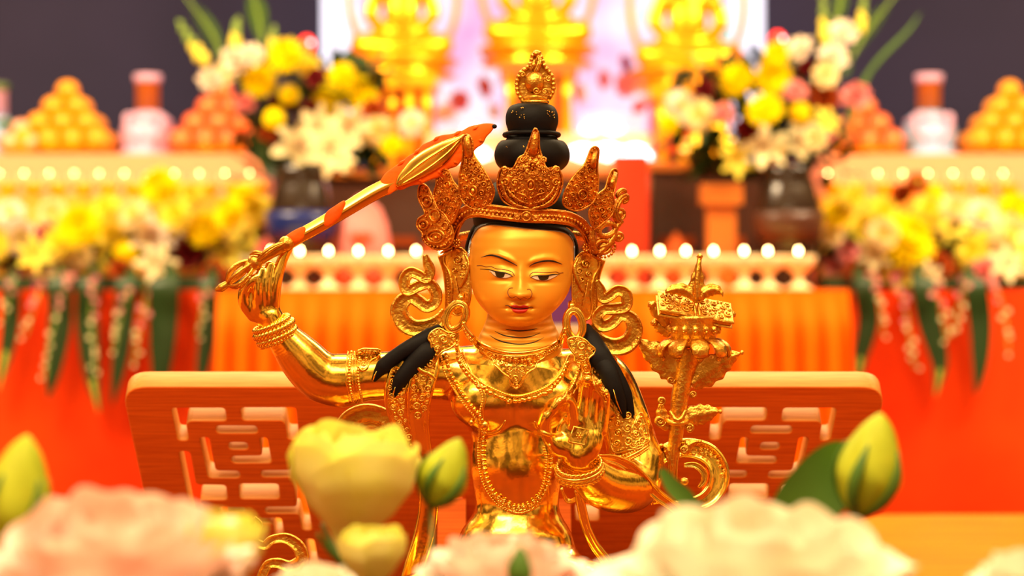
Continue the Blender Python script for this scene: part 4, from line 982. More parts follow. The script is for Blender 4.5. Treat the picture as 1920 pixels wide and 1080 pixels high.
mb = MB(); mb.tube([q(1270+19*math.cos(a), 792+6*math.sin(a)-4, -6-19*math.sin(a)) for a in np.linspace(0, PI, 16)], 5, ROUND); mb.tube(spline(qq([(1256, 770, -24), (1266, 786, -28), (1276, 786, -28), (1286, 768, -24)]), 5), [3, 5, 5, 3], ROUND6); mb.build('stem_collar', M['cast'], stem, XW)
for P_, W_, d in (([(1274, 718), (1262, 694), (1236, 668), (1212, 650), (1198, 634)], 27, -4), ([(1296, 722), (1318, 704), (1346, 684), (1370, 670), (1391, 661)], 26, -10),
                  ([(1285, 790), (1300, 780), (1320, 776), (1338, 772), (1350, 772)], 19, -10), ([(1284, 852), (1290, 838), (1300, 830), (1312, 828)], 10, -10), ([(1252, 806), (1244, 790), (1240, 770), (1240, 750)], 13, -6), ([(1262, 880), (1254, 850), (1248, 838), (1240, 836)], 8, -6)):
    mb = MB(); sleaf(mb, P_, W_, d); x, y = P_[-1]; mb.sph(q(x, y, d-3), 4.5, (8, 6)); mb.build('lotus_leaf', M['cast'], stem, XW)
mb = MB(); pl = Plane(1270, 780, -12)
for x, y, r, a, d_ in ((1238, 790, 11, 0, 1), (1240, 752, 8, 2, -1), (1293, 803, 9, 3, 1), (1300, 740, 7, 2, 1), (1284, 716, 8, 1, -1), (1258, 712, 7, 0, 1), (1282, 842, 7, 0, 1), (1290, 725, 6, 3, -1)): curl(mb, pl, x, y, r, a, d_, r*.32, off=2)
mb.build('stem_curl', M['cast'], stem, XW)
# flower
lc = q(1300, 612, -8)
mb = MB()

lathe_s(mb, [(18, 652), (30, 646), (42, 634), (47, 618), (43, 604), (47, 598), (46, 592)], lc[0], lc[2], 40)
for k in range(14):
    a = 2*PI*k/14; mb.sph((lc[0]+46*math.sin(a), 618, lc[2]-46*math.cos(a)), (7, 9, 6), (8, 6)); mb.sph((lc[0]+49*math.sin(a), 622, lc[2]-49*math.cos(a)), (3, 4, 4), (6, 4))
lot = mb.build('lotus_flower', M['cast'], statue, XW); lot['label'] = 'open gold lotus flower carrying a book'
for k in range(9):
    a = 2*PI*k/9+.12; sx, sz = math.sin(a), -math.cos(a)
    mb = MB(); rad = np.array([sx, 0, sz])
    base = lc+np.array([0, 30, 0])
    P_ = [base+rad*26+np.array([0, -4, 0]), base+rad*48+np.array([0, -2, 0]), base+rad*63+np.array([0, 8, 0]), base+rad*66+np.array([0, 22, 0]), base+rad*60+np.array([0, 30, 0])]
    upv = rad*.6+np.array([0, -.8, 0])
    mb.tube(spline(P_, 6), [9, 16, 19, 15, 5], [(-1, 0), (-.8, .5), (-.4, .85), (0, 1), (.4, .85), (.8, .5), (1, 0), (.5, -.7), (-.5, -.7)][::-1], up=upv, hr=[4, 6, 6, 5, 3])
    e = P_[-1]; mb.sph(e+np.array([0, 0, 0]), 5, (8, 6)); mb.build('lotus_petal', M['cast'], lot, XW)
for x, y, d, tx, ty in ((1252, 612, 10, 1222, 572), (1256, 630, 16, 1228, 606), (1342, 612, 14, 1372, 590)):
    mb = MB(); sleaf(mb, [(x, y), ((x+tx)/2, (y+ty)/2-4), (tx, ty), (tx+(4 if tx < 1300 else -4), ty+8)], 13, d, ser=3); mb.sph(q(tx, ty, d-4), 6, (8, 6)); mb.build('lotus_petal', M['cast'], lot, XW)
# book
mb = MB(); bc = q(1303, 580, -14); R_ = (Matrix.Rotation(math.radians(10), 3, 'Z') @ Matrix.Rotation(math.radians(-8), 3, 'Y') @ Matrix.Rotation(math.radians(34), 3, 'X'))
def BK_(x, y, z): v = R_ @ Vector((x, y, z)); return np.array([v[0]+bc[0], v[1]+bc[1], v[2]+bc[2]])
def bbox_(mb, x0, x1, y0, y1, z0, z1, bev=2):
    V = []
    for y, ins in ((y0, bev), (y0+bev, 0), (y1-bev, 0), (y1, bev)):
        for sx, sz in ((x0+ins, z0+ins), (x1-ins, z0+ins), (x1-ins, z1-ins), (x0+ins, z1-ins)): V.append(BK_(sx, y, sz))
    F = [(k*4+i, k*4+(i+1) % 4, (k+1)*4+(i+1) % 4, (k+1)*4+i) for k in range(3) for i in range(4)]+[(0, 1, 2, 3), (12, 13, 14, 15)]
    mb.add(V, F)
bbox_(mb, -72, 72, -8, -2, -32, 32); bbox_(mb, -68, 68, -3, 5, -29, 29); bbox_(mb, -72, 72, 4, 9, -32, 32)
bk = mb.build('book', M['cast'], statue, XW, smooth=False); bk['label'] = 'small gold book lying on the lotus'
mb = MB()
class BP:
    up = np.array([0, -1., -.4])
    def __call__(s, x, y, off=0.): return BK_(x, -8-off, y)
    def __init__(s): s.up = np.array(R_ @ Vector((0, -1, 0)))
bp = BP(); fill(mb, [(-66, -26), (-8, -26), (-8, 26), (-66, 26)], bp, 81, 8, 2.5, n=200, off=.5); fill(mb, [(8, -26), (66, -26), (66, 26), (8, 26)], bp, 82, 8, 2.5, n=200, off=.5)
for x in (-4, 4): mb.tube([BK_(x, -10, -33), BK_(x, -10, 33)], 2, ROUND6)
for x in (-4, 4): mb.tube([BK_(x, -10, -34), BK_(x, 10, -34)], 2, ROUND6)
mb.build('book_cover_relief', M['cast'], bk, XW)
for P_, W_, d in (([(1307, 568), (1306, 545), (1308, 515), (1311, 482)], 15, -16), ([(1304, 562), (1292, 548), (1272, 542), (1254, 545), (1246, 550)], 12, -18), ([(1310, 562), (1322, 548), (1338, 543), (1350, 548), (1356, 558)], 12, -18)):
    mb = MB(); sleaf(mb, P_, W_, d, ser=5); mb.build('lotus_sprout', M['cast'], lot, XW)
mb = MB(); mb.tube(spline(qq([(1308, 562, -24), (1307, 535, -26), (1309, 505, -24), (1312, 482, -18)]), 5), [6, 6, 5, 4], ROUND); mb.sph(q(1312, 481, -18), 6, (8, 6)); mb.build('lotus_sprout', M['cast'], lot, XW)
# skirt belt and base hidden behind the blossoms
mb = MB(); mb.lathe([(.205, 0), (.21, .01), (.2, .022), (.175, .03), (.19, .045), (.185, .06), (.15, .066)], (SX, DF+.0, SZ), 48, ripple=.03, nr=24)
def fl_(V): V = np.array(V); V[:, 1] = DF-.02+(V[:, 1]-DF)*.5; return V
o = mb.build('base', M['cast'], statue, fl_); o['label'] = 'oval gold lotus base'
# ================================================================== bamboo board behind the statue
M['bamboo'] = mat('orange_bamboo', '#f07c2a', .6, 0, .06, 60, var='#dc6a20', vscale=12, spec=.15, stretch=(1.5, 30, 60))
M['bamboo_lit_cut'] = mat('lit_cut_bamboo', '#e09c46', .5, 0, .05, 60, var='#d08a38', vscale=10, stretch=(3, 60, 60))  # pale cut edges; light from above is also put into this colour
LEAN = math.radians(-40); D0 = 1.985
P0 = at(945, 725, D0); SV = np.array([0, math.sin(LEAN), math.cos(LEAN)]); NV = np.array([0, -math.cos(LEAN), math.sin(LEAN)])
def onb(px, py):
    r = np.array([(px-960)/FPX, 1, (540-py)/FPX]); cpos = np.array([0, 0, ZC])
    t = NV.dot(P0-cpos)/NV.dot(r); p = cpos+r*t-P0
    return p[0], p.dot(SV)
def z6(x, y): return x/2.7, 680+y/2.7
def roundp(P_, r, n=4):
    out = []
    for i, p in enumerate(P_):
        a, b = np.array(P_[i-1], float), np.array(P_[(i+1) % len(P_)], float); p = np.array(p, float)
        rr = min(r, np.linalg.norm(a-p)*.45, np.linalg.norm(b-p)*.45)
        s_ = p+(a-p)/np.linalg.norm(a-p)*rr; e = p+(b-p)/np.linalg.norm(b-p)*rr
        for k in range(n+1):
            t = k/n; out.append(tuple((1-t)**2*s_+2*t*(1-t)*p+t*t*e))
    return out
def slot(x0, y0, x1, y1): return [(x0, y0), (x1, y0), (x1+6, y1), (x0+6, y1)]
HZ = [[(868, 226), (1138, 226), (1148, 290), (962, 290), (942, 306), (955, 388), (902, 388)],
      [(1218, 224), (1498, 224), (1514, 384), (1458, 384), (1446, 304), (1428, 287), (1228, 287)],
      slot(1092, 316, 1300, 352), slot(1155, 400, 1252, 434),
      [(1010, 374), (1060, 374), (1090, 543), (1212, 545), (1216, 578), (1056, 578)],
      [(1314, 376), (1352, 376), (1376, 503), (1176, 503), (1170, 470), (1330, 468)],
      [(905, 444), (962, 446), (992, 614), (1143, 617), (1152, 690), (1010, 690), (1040, 860), (990, 860)],
      slot(1210, 610, 1410, 684),
      [(1472, 438), (1514, 438), (1580, 842), (1532, 842), (1514, 758), (1345, 758), (1340, 728), (1506, 726), (1482, 574), (1326, 574), (1320, 543), (1478, 541)],
      [(1104, 728), (1238, 730), (1242, 754), (1146, 754), (1170, 900), (1130, 900)],
      [(1270, 786), (1425, 782), (1440, 880), (1394, 880), (1382, 808), (1276, 808)], [(1543, 890), (1590, 890), (1616, 1030), (1568, 1030)]]
holes = []
for h in HZ:
    P_ = [z6(x, y) for x, y in h]; holes.append(P_); holes.append([(1890-x, y) for x, y in P_][::-1])
holes += [[(1078, 943), (1122, 943), (1124, 974), (1080, 974)], [(818, 930), (868, 930), (868, 974), (820, 974)]]
cu = bpy.data.curves.new('board', 'CURVE'); cu.dimensions = '2D'; cu.fill_mode = 'BOTH'; TH = .0172
cu.extrude = TH/2; cu.bevel_depth = .0012; cu.bevel_resolution = 1; cu.offset = -.0012
def addsp(P2):
    sp = cu.splines.new('POLY'); sp.points.add(len(P2)-1)
    for i, (x, y) in enumerate(P2): sp.points[i].co = (x, y, 0, 1)
    sp.use_cyclic_u = True
zb = TABLE_Z+.0032-P0[2]
OUT = [onb(228, 723.5), onb(1661, 723.5)]; sb = zb/math.cos(LEAN)
xl = onb(265, 902)[0]; xl2 = onb(234, 756)[0]; sl_ = (xl-xl2)/(onb(265, 902)[1]-onb(234, 756)[1])
s_a = onb(234, 756)[1]; xb = xl2+(sb-s_a)*sl_; wL = xl2-xb
addsp(roundp([(OUT[0][0]-.0, OUT[0][1]), (OUT[1][0], OUT[1][1]), (-xb, sb), (xb, sb)], .022, 8))
for h in holes: addsp(roundp([onb(*p) for p in h], .0035, 3))
tmp = bpy.data.objects.new('tmp', cu); COL.objects.link(tmp)
me = bpy.data.meshes.new_from_object(tmp.evaluated_get(bpy.context.evaluated_depsgraph_get())); bpy.data.objects.remove(tmp)
R3 = np.stack([np.array([1., 0, 0]), SV, NV], 1)
for v in me.vertices:
    p = R3 @ np.array([v.co.x, v.co.y, v.co.z-TH/2]); v.co = p+P0-np.array([P0[0], 2.15, TABLE_Z])
me.materials.clear(); me.materials.append(M['bamboo']); me.materials.append(M['bamboo_lit_cut'])
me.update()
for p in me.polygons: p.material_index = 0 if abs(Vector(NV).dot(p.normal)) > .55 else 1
stand = thing('bamboo_stand', 'leaning bamboo board with fretwork slots behind the golden statue', 'stand', (P0[0], 2.15, TABLE_Z))
bd = bpy.data.objects.new('board', me); COL.objects.link(bd); bd.parent = stand
for sx in (-1, 1):
    xx = P0[0]+sx*.045; f = (.10)/.245; zt = P0[2]-.10; yt = D0+.10*math.tan(math.radians(40))+.004
    mb = MB(); mb.add([(xx+a*.012, b, c) for a in (-1, 1) for b, c in ((1.985, TABLE_Z+.0012), (2.005, TABLE_Z+.0012), (yt-.010, zt), (yt+.008, zt))], [(0, 1, 3, 2), (4, 6, 7, 5), (0, 2, 6, 4), (1, 5, 7, 3), (0, 4, 5, 1), (2, 3, 7, 6)])
    mb.build('prop_leg', M['bamboo'], stand, smooth=False)

# ------------------------------------------------------------------ the table everything stands on, floor, wall
M['table'] = mat('orange_gold_tabletop', '#e08414', .35, 0, .03, 20, var='#c4680c', spec=.2, vscale=5, stretch=(1.2, 12, 12))
M['wood'] = mat('dark_wood', '#4a2412', .5)
M['floor'] = mat('brown_floor', '#6b3a1c', .4, var='#54290f', vscale=3)
M['wall'] = mat('dark_purple_grey_wall', '#302c4c', .9, var='#2b2846', vscale=2)
tb = thing('table', 'long table with an orange gold top under the statue and flowers', 'table', (0, 2.1, 0))
mb = MB(); mb.box((-2.0, .62, TABLE_Z-.035), (2.0, 3.5, TABLE_Z)); mb.build('tabletop', M['table'], tb, smooth=False)
M['reflect_cloth'] = mat('reflection_cloth', '#8c3c0c', .7, spec=.2, var='#6e2808', vscale=9)  # unseen cloth, added to darken and redden reflections in the gold
mb = MB(); mb.box((-.75, .66, TABLE_Z), (.75, 2.45, TABLE_Z+.0006)); o = mb.build('unseen_reflect_cloth', M['reflect_cloth'], loc=(0, 0, 0), smooth=False); tag(o, 'unseen brownish red cloth added under the statue to colour the gold reflections', 'cloth')
for x in (-1.9, 1.9):
    for y in (.72, 3.4): mb = MB(); mb.box((x-.03, y-.03, 0), (x+.03, y+.03, TABLE_Z-.035)); mb.build('leg', M['wood'], tb, smooth=False)
mb = MB(); mb.box((-10, -2, -.1), (10, 9.0, 0)); struct(mb.build('floor', M['floor'], loc=(0, 0, 0), smooth=False))
mb = MB(); mb.box((-10, 8.6, 0), (10, 8.8, 4.6)); struct(mb.build('wall_back', M['wall'], loc=(0, 0, 0), smooth=False))
# ================================================================== the altar in the background
rnd = random.Random(11)
M['red'] = mat('red_orange_cloth', '#f04208', .8, var='#e43406', spec=.1, vscale=3)
M['orange'] = mat('orange_pleated_cloth', '#ff7002', .7, spec=.1)
M['orange_top'] = mat('orange_cloth', '#ff6c04', .7, spec=.1)
M['pinkcloth'] = mat('pale_pink_cloth', '#ee9c70', .6)
M['goldcloth'] = mat('gold_brocade', '#f6b030', .5, var='#f08c28', vscale=18)
M['brown'] = mat('brown_lacquer', '#4a2a1e', .35)
M['brown2'] = mat('amber_wood', '#b8641a', .4)
M['redpanel'] = mat('red_banner_cloth', '#ef4114', .6)
M['cup'] = mat('white_porcelain', '#fbe6b0', .3)
M['flameglow'] = mat('candle_flame', '#fff0c0', .5, emis='#ffd98a', estr=38)
M['glowbutter'] = mat('butter', '#ffd860', .4, emis='#ffb820', estr=1.2)  # butter glows by itself, standing in for light from the flame
M['orangefruit'] = mat('orange_peel', '#ffa00c', .4, 0, .2, 300)
M['apple'] = mat('red_apple_skin', '#e8452e', .35, var='#f0803c', vscale=14)
M['peach'] = mat('pink_fruit_skin', '#f09070', .4, var='#f4b890', vscale=14)
M['yellow'] = mat('yellow_petal', '#ffec00', .6, transl=.3, spec=.2); M['paleyellow'] = mat('pale_yellow_petal', '#fff25c', .6, transl=.3, spec=.2)
M['cream'] = mat('cream_petal', '#fdf0b8', .6, transl=.3, spec=.2); M['whitep'] = mat('white_petal', '#fff4e4', .6, transl=.3, spec=.2)
M['pink'] = mat('pink_petal', '#f7a0a0', .6, transl=.3, spec=.2); M['magenta'] = mat('magenta_petal', '#c8387a', .6, transl=.3, spec=.2); M['darkred'] = mat('dark_red_petal', '#7a1a20', .6, transl=.3, spec=.2)
M['rust'] = mat('rust_petal', '#b85018', .6, transl=.3, spec=.2)
M['leaf'] = mat('dark_leaf', '#1e3a12', .45); M['leaf2'] = mat('green_leaf', '#4a6e26', .45); M['stripe'] = mat('yellow_green_leaf', '#a6b040', .45)
M['bgold'] = mat('shiny_gold', '#ffb818', .3, .7)
M['glow'] = mat('white_lamp_glass', '#ffffff', .4, emis='#fff2ff', estr=3.5)
M['glowpink'] = mat('pink_glow_surface', '#ffc8e0', .4, emis='#f8c0e0', estr=.6)  # flower stand surface with a weak glow of its own
M['glowred'] = mat('red_lamp_glass', '#ff2010', .3, emis='#ff3018', estr=3)
M['glowgold'] = mat('gold_lamp_glass', '#ffd040', .3, emis='#ffc428', estr=1.6)
M['blue'] = mat('blue_glaze', '#16266a', .25); M['vase'] = mat('dark_vase_glaze', '#2a1c14', .2); M['lilac'] = mat('lilac_satin', '#d8b0d8', .35); M['sky'] = mat('pale_blue_satin', '#9cc0f0', .3)
M['stalk'] = mat('green_stalk', '#7c9a34', .5)
ORD = 'first second third fourth fifth sixth seventh eighth ninth tenth eleventh twelfth thirteenth fourteenth fifteenth sixteenth seventeenth eighteenth nineteenth twentieth'.split()

def cloth(name, x0, x1, y, z0, z1, amp, n, flare, m, parent, seg=None, top=.0):
    seg = seg or n*10; mb = MB(); V = []; rows = 40
    for j in range(rows+1):
        t = j/rows
        for i in range(seg+1):
            u = i/seg; x = x0+(x1-x0)*u; cx = (x0+x1)/2; x = cx+(x-cx)*(1+flare*t)
            a = amp*min(1, max(0, (t-top)*(30 if n > 10 else 5)))
            V.append((x, y-a*(.5+.5*math.sin(2*PI*n*u+1.3*math.sin(7*u)))**(2 if n > 10 else 1)-flare*.3*t, z1+(z0-z1)*t))
    k = seg+1; m_ = len(V); V += [(a, b+.012, c) for a, b, c in V]
    F = [(j*k+i, j*k+i+1, (j+1)*k+i+1, (j+1)*k+i) for j in range(rows) for i in range(seg)]
    F += [tuple(m_+q_ for q_ in f[::-1]) for f in F]
    mb.add(V, F)
    return mb.build(name, m, parent)
HT_ = ZC-.006
def altar(label, px0, px1, D, depth, ztop, mtop, msk, n, amp, flare=0., top=0.):
    x0, x1 = at(px0, 545, D)[0], at(px1, 545, D)[0]
    t = thing('altar_table', label, 'altar', ((x0+x1)/2, D+depth/2, 0))
    mb = MB(); mb.box((x0, D, ztop-.05), (x1, D+depth, ztop)); mb.build('tabletop', mtop, t, smooth=False)
    cloth('cloth_skirt', x0, x1, D, .002, ztop-.002, amp, n, flare, msk, t, top=top)
    for x in (x0+.06, x1-.06): mb = MB(); mb.box((x-.03, D+depth-.1, 0), (x+.03, D+depth-.04, ztop-.05)); mb.build('leg', M['wood'], t, smooth=False)
    return t
altar('left altar table hung with smooth red orange cloth', -420, 470, 6.0, .5, HT_, M['red'], M['red'], 5, .012)
altar('right altar table hung with smooth red orange cloth', 1535, 2360, 6.0, .5, HT_, M['red'], M['red'], 5, .012)
altar('central altar table with bright orange pleated skirt', 408, 1592, 5.6, .38, HT_+.002, M['orange_top'], M['orange'], 27, .035, .05, top=.025)
# raised steps of the side altars
def step(label, px0, px1, D, dep, ypx, m, name='altar_step'):
    a = at(px0, ypx, D); b = at(px1, ypx, D)
    mb = MB(); mb.box((0, 0, 0), (b[0]-a[0], dep, a[2]-.002-HT_)); o = mb.build(name, m, loc=(0, 0, 0), smooth=False)
    o.location = (a[0], D, HT_+.001 if D < 6.5 else HT_+.001)
    tag(o, label, 'altar step'); return a[2]-.001
# two deep back altars carry the steps
for sd, (p0, p1) in (('left', (-420, 500)), ('right', (1520, 2360))):
    altar(f'{sd} rear altar table hidden behind the flower row', p0, p1, 6.52, .75, HT_, M['red'], M['red'], 5, .01)
ZT2 = {}; 
for sd, (p0, p1) in (('left', (-300, 488)), ('right', (1540, 2240))):
    ZT2[sd] = step(f'low gold cloth step behind the {sd} flower row', p0, p1, 6.28, .18, 366, M['goldcloth'])
    ZT2[sd+'3'] = step(f'middle pink cloth step of the {sd} altar carrying lamps', p0, p1, 6.56, .16, 350, M['pinkcloth'])
    ZT2[sd+'4'] = step(f'top pink cloth step of the {sd} altar carrying fruit', p0, p1, 6.75, .34, 288, M['pinkcloth'])

# ------------------------------------------------------------------ butter lamps
def lamp_proto(label, h, m=None):
    t = thing('butter_lamp', label, 'oil lamp', (0, 0, 0))
    mb = MB(); s_ = h
    pr = spline([(.30, 0, 0), (.31, .05, 0), (.16, .12, 0), (.09, .22, 0), (.09, .34, 0), (.18, .42, 0), (.36, .56, 0), (.40, .74, 0), (.39, .76, 0), (.35, .72, 0), (.2, .70, 0), (.02, .70, 0)], 2)
    mb.lathe([(p[0]*s_, p[1]*s_) for p in pr], n=20); mb.build('goblet', m or M['cup'], t)
    mb = MB(); mb.lathe([(.36*s_, .70*s_), (.34*s_, .735*s_), (.02*s_, .74*s_)], n=20); mb.build('butter', M['glowbutter'], t)
    mb = MB(); mb.lathe([(.004*s_, .81*s_), (.026*s_, .83*s_), (.034*s_, .865*s_), (.026*s_, .90*s_), (.004*s_, .93*s_)], n=10); mb.build('flame', M['flameglow'], t)
    return t
h_ = 84/FPX*5.68
lp = lamp_proto('', h_)
xs = [508, 562, 616, 672, 728, 780, 834, 890]; xr = [1131, 1185, 1237, 1286, 1338, 1395, 1440, 1497]
def place(i, proto, loc, label, group=None, **k):
    if i == 0:
        proto.location = loc; proto['label'] = label
        if group: proto['group'] = group
        return proto
    return copy_tree(proto, loc, label=label, group=group, **k)
G1 = 'white butter lamps along the central altar'
k = 0
for lst, txt in ((xs, 'left of the statue, {} from the left'), (xr, 'right of the statue, {} from the left')):
    for i, x in enumerate(lst):
        p = at(x, 545, 5.68+.012*math.sin(i*2.1)); p[2] = HT_+.002
        place(k, lp, tuple(p), 'lit white goblet lamp in the row '+txt.format(ORD[i]), G1); k += 1
# side altar cups
sm = lamp_proto('', 32/FPX*6.62); k = 0
for sd, xs_, z in (('left', list(range(-2, 480, 47)), ZT2['left3']), ('right', list(range(1552, 1925, 47)), ZT2['right3'])):
    for i, x in enumerate(xs_):
        p = at(x, 300, 6.62); p[2] = z
        place(k, sm, tuple(p), f'small white lamp on the {sd} altar step, {ORD[i]} from the left', 'small lamps on the side altar steps'); k += 1
bp_ = MB(); w = 23/FPX*6.34
bp_.lathe([(.5*w, 0), (.55*w, .1*w), (.8*w, .5*w), (1.0*w, 1.0*w), (.97*w, 1.02*w), (.75*w, .6*w), (.02, .4*w)], n=20)
bowl = bp_.build('offering_bowl', M['bgold'], loc=(0, 0, 0)); tag(bowl, '', 'bowl'); k = 0
for sd, xs_, z in (('left', list(range(15, 488, 47)), ZT2['left']), ('right', list(range(1562, 1925, 47)), ZT2['right'])):
    for i, x in enumerate(xs_):
        p = at(x, 300, 6.34); p[2] = z
        place(k, bowl, tuple(p), f'gold offering bowl below the {sd} lamps, {ORD[i]} from the left', 'gold offering bowls on the side altars'); k += 1

# ------------------------------------------------------------------ fruit pyramids, each fruit its own thing
def fruit(name, m, cat, R):
    pr = []
    for i in range(13):
        a = -PI/2+PI*i/12; pr.append((max(.0006, R*math.cos(a)), R*.93*math.sin(a)-(R*.07 if i == 12 else 0)))
    mb = MB(); mb.lathe(pr, n=20); o = mb.build(name, m, loc=(0, 0, 0)); tag(o, '', cat)
    mb = MB(); mb.tube([(0, 0, R*.82), (0, .002, R*.98)], .0025, ROUND6); s_ = mb.build('stem', M['leaf'], o); return o
LEV = ['bottom', 'second', 'third', 'top']
def pyramid(proto, x, ytop, z, D, R, kind, where, k0, n=4):
    k = k0; c = at(x, ytop, D); z0 = z+R*.93
    for L_ in range(n):
        m_ = n-L_
        for a in range(m_):
            for b in range(m_):
                p = (c[0]+(a-(m_-1)/2)*2.0*R, D+(b-(m_-1)/2)*2.0*R, z0+L_*R*1.42)
                row = 'front' if b == 0 else ('back' if b == m_-1 else 'middle'); col = ORD[a]
                lab = f'{kind}, {LEV[L_] if L_ < n-1 else "top"} layer of the {where}, {ORD[b]} row from front, {col} from left' if m_ > 1 else f'topmost {kind} crowning the {where}'
                place(k, proto, p, lab, f'{kind}s stacked in the {where}'); k += 1
    return k
def plate_(x, z, D, R, label):
    mb = MB(); mb.lathe([(R*.6, 0), (R*.7, .006), (R, .016), (R*.99, .019), (.01, .014)], n=32); o = mb.build('fruit_dish', M['bgold'], loc=(0, 0, 0)); c = at(x, 300, D); o.location = (c[0], D, z); tag(o, label, 'dish'); return z+.0165
R = .034
orange = fruit('orange', M['orangefruit'], 'fruit', R)
zz = plate_(127, ZT2['left4'], 6.92, .15, 'gold dish under the left stack of oranges'); k = pyramid(orange, 127, 200, zz-.002, 6.92, R, 'orange', 'left orange pyramid', 0)
zz = plate_(1893, ZT2['right4'], 6.92, .15, 'gold dish under the right stack of oranges'); pyramid(orange, 1893, 200, zz-.002, 6.92, R, 'orange', 'right orange pyramid', k)
apple = fruit('apple', M['apple'], 'fruit', R)
zz = plate_(415, ZT2['left4'], 6.92, .15, 'gold dish under the left stack of red apples'); k = pyramid(apple, 415, 200, zz-.002, 6.92, R, 'red apple', 'left apple pyramid', 0)
zz = plate_(1622, ZT2['right4'], 6.92, .13, 'gold dish under the right stack of red apples'); pyramid(apple, 1622, 200, zz-.002, 6.92, R, 'red apple', 'right apple pyramid', k, 3)
peach = fruit('peach', M['peach'], 'fruit', R*.8)
zz = plate_(40, ZT2['left4'], 6.84, .07, 'small gold dish of pink fruit at the far left'); pyramid(peach, 40, 200, zz-.002, 6.84, R*.8, 'peach', 'far left heap', 0, 2)

# treasure vases
def tvase(x, z, D, s_, mb_, mc, label, gold):
    c = at(x, 300, D); t = thing('treasure_vase', label, 'vase', (c[0], D, z)); k = s_
    mb = MB(); mb.lathe([(.5*k, 0), (.5*k, .08*k), (.36*k, .16*k), (.46*k, .3*k), (.44*k, .5*k), (.36*k, .68*k), (.22*k, .78*k), (.2*k, .8*k)], (c[0], D, z), 28, ripple=.05, nr=9); mb.build('vase_body', mb_, t)
    mb = MB(); mb.lathe([(.2*k, .8*k), (.2*k, 1.30*k), (.22*k, 1.31*k), (.23*k, 1.42*k), (.20*k, 1.45*k)], (c[0], D, z), 24); mb.build('neck_tube', gold, t)
    mb = MB(); mb.lathe([(.235*k, 1.31*k), (.24*k, 1.44*k), (.02*k, 1.46*k)], (c[0], D, z), 24); mb.build('cap', mc, t)
    mb = MB(); mb.tube([(c[0]+.4*k*math.cos(a), D+.4*k*math.sin(a), z+.62*k) for a in np.linspace(0, 2*PI, 24, endpoint=False)], .03*k, ROUND6, closed=True); mb.build('sash', mc, t)
    for sx in (-1, 1):
        mb = MB(); mb.tube(spline([(c[0], D-.38*k, z+.62*k), (c[0]+sx*.3*k, D-.4*k, z+.7*k), (c[0]+sx*.26*k, D-.42*k, z+.45*k), (c[0]+sx*.1*k, D-.42*k, z+.25*k)], 5), .05*k, ROUND6); mb.build('ribbon', mc, t)
H_ = .165
tvase(277, ZT2['left4'], 6.92, H_, M['lilac'], M['lilac'], 'pink satin treasure vase with gold neck on the left altar', M['brown2'])
tvase(1742, ZT2['right4'], 6.92, H_, M['sky'], M['lilac'], 'blue and white treasure vase with gold neck on the right altar', M['brown2'])
tvase(-6, ZT2['left4'], 6.95, H_*.9, M['sky'], M['leaf2'], 'green and blue treasure vase cut off at the left edge', M['lilac'])

# ------------------------------------------------------------------ flowers
def petal(mb, th, el, L, w, curl_, c=(0, 0, 0), m=0, n=4, cup=.3):
    """strip petal starting at c, direction azimuth th, elevation el (0 = sideways)"""
    V = []; c = np.array(c, float); e = el; p = c.copy(); dr = np.array([math.cos(th), math.sin(th), 0]); sd = np.array([-math.sin(th), math.cos(th), 0])
    for i in range(n+1):
        t = i/n; ww = w*math.sin(PI*(.12+.83*t))**.7
        up = -dr*math.sin(e)+np.array([0, 0, math.cos(e)])
        V += [p-sd*ww+up*ww*cup, p, p+sd*ww+up*ww*cup]
        p = p+(dr*math.cos(e)+np.array([0, 0, math.sin(e)]))*L/n; e += curl_/n
    mb.add(V, [(i*3+j, i*3+j+1, i*3+j+4, i*3+j+3) for i in range(n) for j in (0, 1)], m)
def f_mum(m, cm, label=''):
    mb = MB()
    for k, (el, L, n) in enumerate(((-.25, 1., 20), (.1, .95, 20), (.4, .85, 18), (.75, .72, 15), (1.05, .58, 11), (1.35, .42, 7))):
        for i in range(n): petal(mb, 2*PI*(i+.5*(k % 2))/n+rnd.uniform(-.05, .05), el, L*rnd.uniform(.92, 1.05), .15, .55, n=3)
    o = mb.build('chrysanthemum', m, loc=(0, 0, 0), recalc=False)
    mb = MB(); mb.sph((0, 0, .22), (.3, .3, .2), (8, 6)); mb.build('flower_center', cm, o); return tag(o, label, 'flower')
def f_pom(m, label=''):
    mb = MB()
    for i in range(150):
        z = 1-2*(i+.5)/150; a = i*2.39996
        petal(mb, a, math.asin(z)*.9, .5, .11, .3, (.42*math.cos(a)*math.sqrt(1-z*z), .42*math.sin(a)*math.sqrt(1-z*z), .42*z), n=2)
    mb.sph((0, 0, 0), .72, (16, 10)); return tag(mb.build('pompon_chrysanthemum', m, loc=(0, 0, 0), recalc=False), label, 'flower')
def f_lily(m, label=''):
    mb = MB()
    for i in range(6): petal(mb, 2*PI*i/6, .75, 1.15, .26 if i % 2 else .2, -1.1, n=6, cup=.25)
    o = mb.build('lily', m, loc=(0, 0, 0), recalc=False)
    for i in range(5):
        a = 2*PI*i/5+.3; mb = MB(); mb.tube([(0, 0, 0), (.12*math.cos(a), .12*math.sin(a), .35), (.25*math.cos(a), .25*math.sin(a), .55)], .02, ROUND6); mb.sph((.25*math.cos(a), .25*math.sin(a), .57), (.07, .04, .03), (6, 4)); mb.build('stamen', M['rust'], o)
    return tag(o, label, 'flower')
def f_carn(m, label='', name='carnation'):
    mb = MB()
    for k, (el, L, n) in enumerate(((0, 1., 9), (.35, .9, 8), (.7, .75, 7), (1.1, .6, 5), (1.4, .45, 3))):
        for i in range(n): petal(mb, 2*PI*(i+.4*k)/n, el, L*rnd.uniform(.9, 1.1), .36, .5+rnd.uniform(-.3, .3), n=4, cup=rnd.uniform(-.3, .5))
    return tag(mb.build(name, m, loc=(0, 0, 0), recalc=False), label, 'flower')
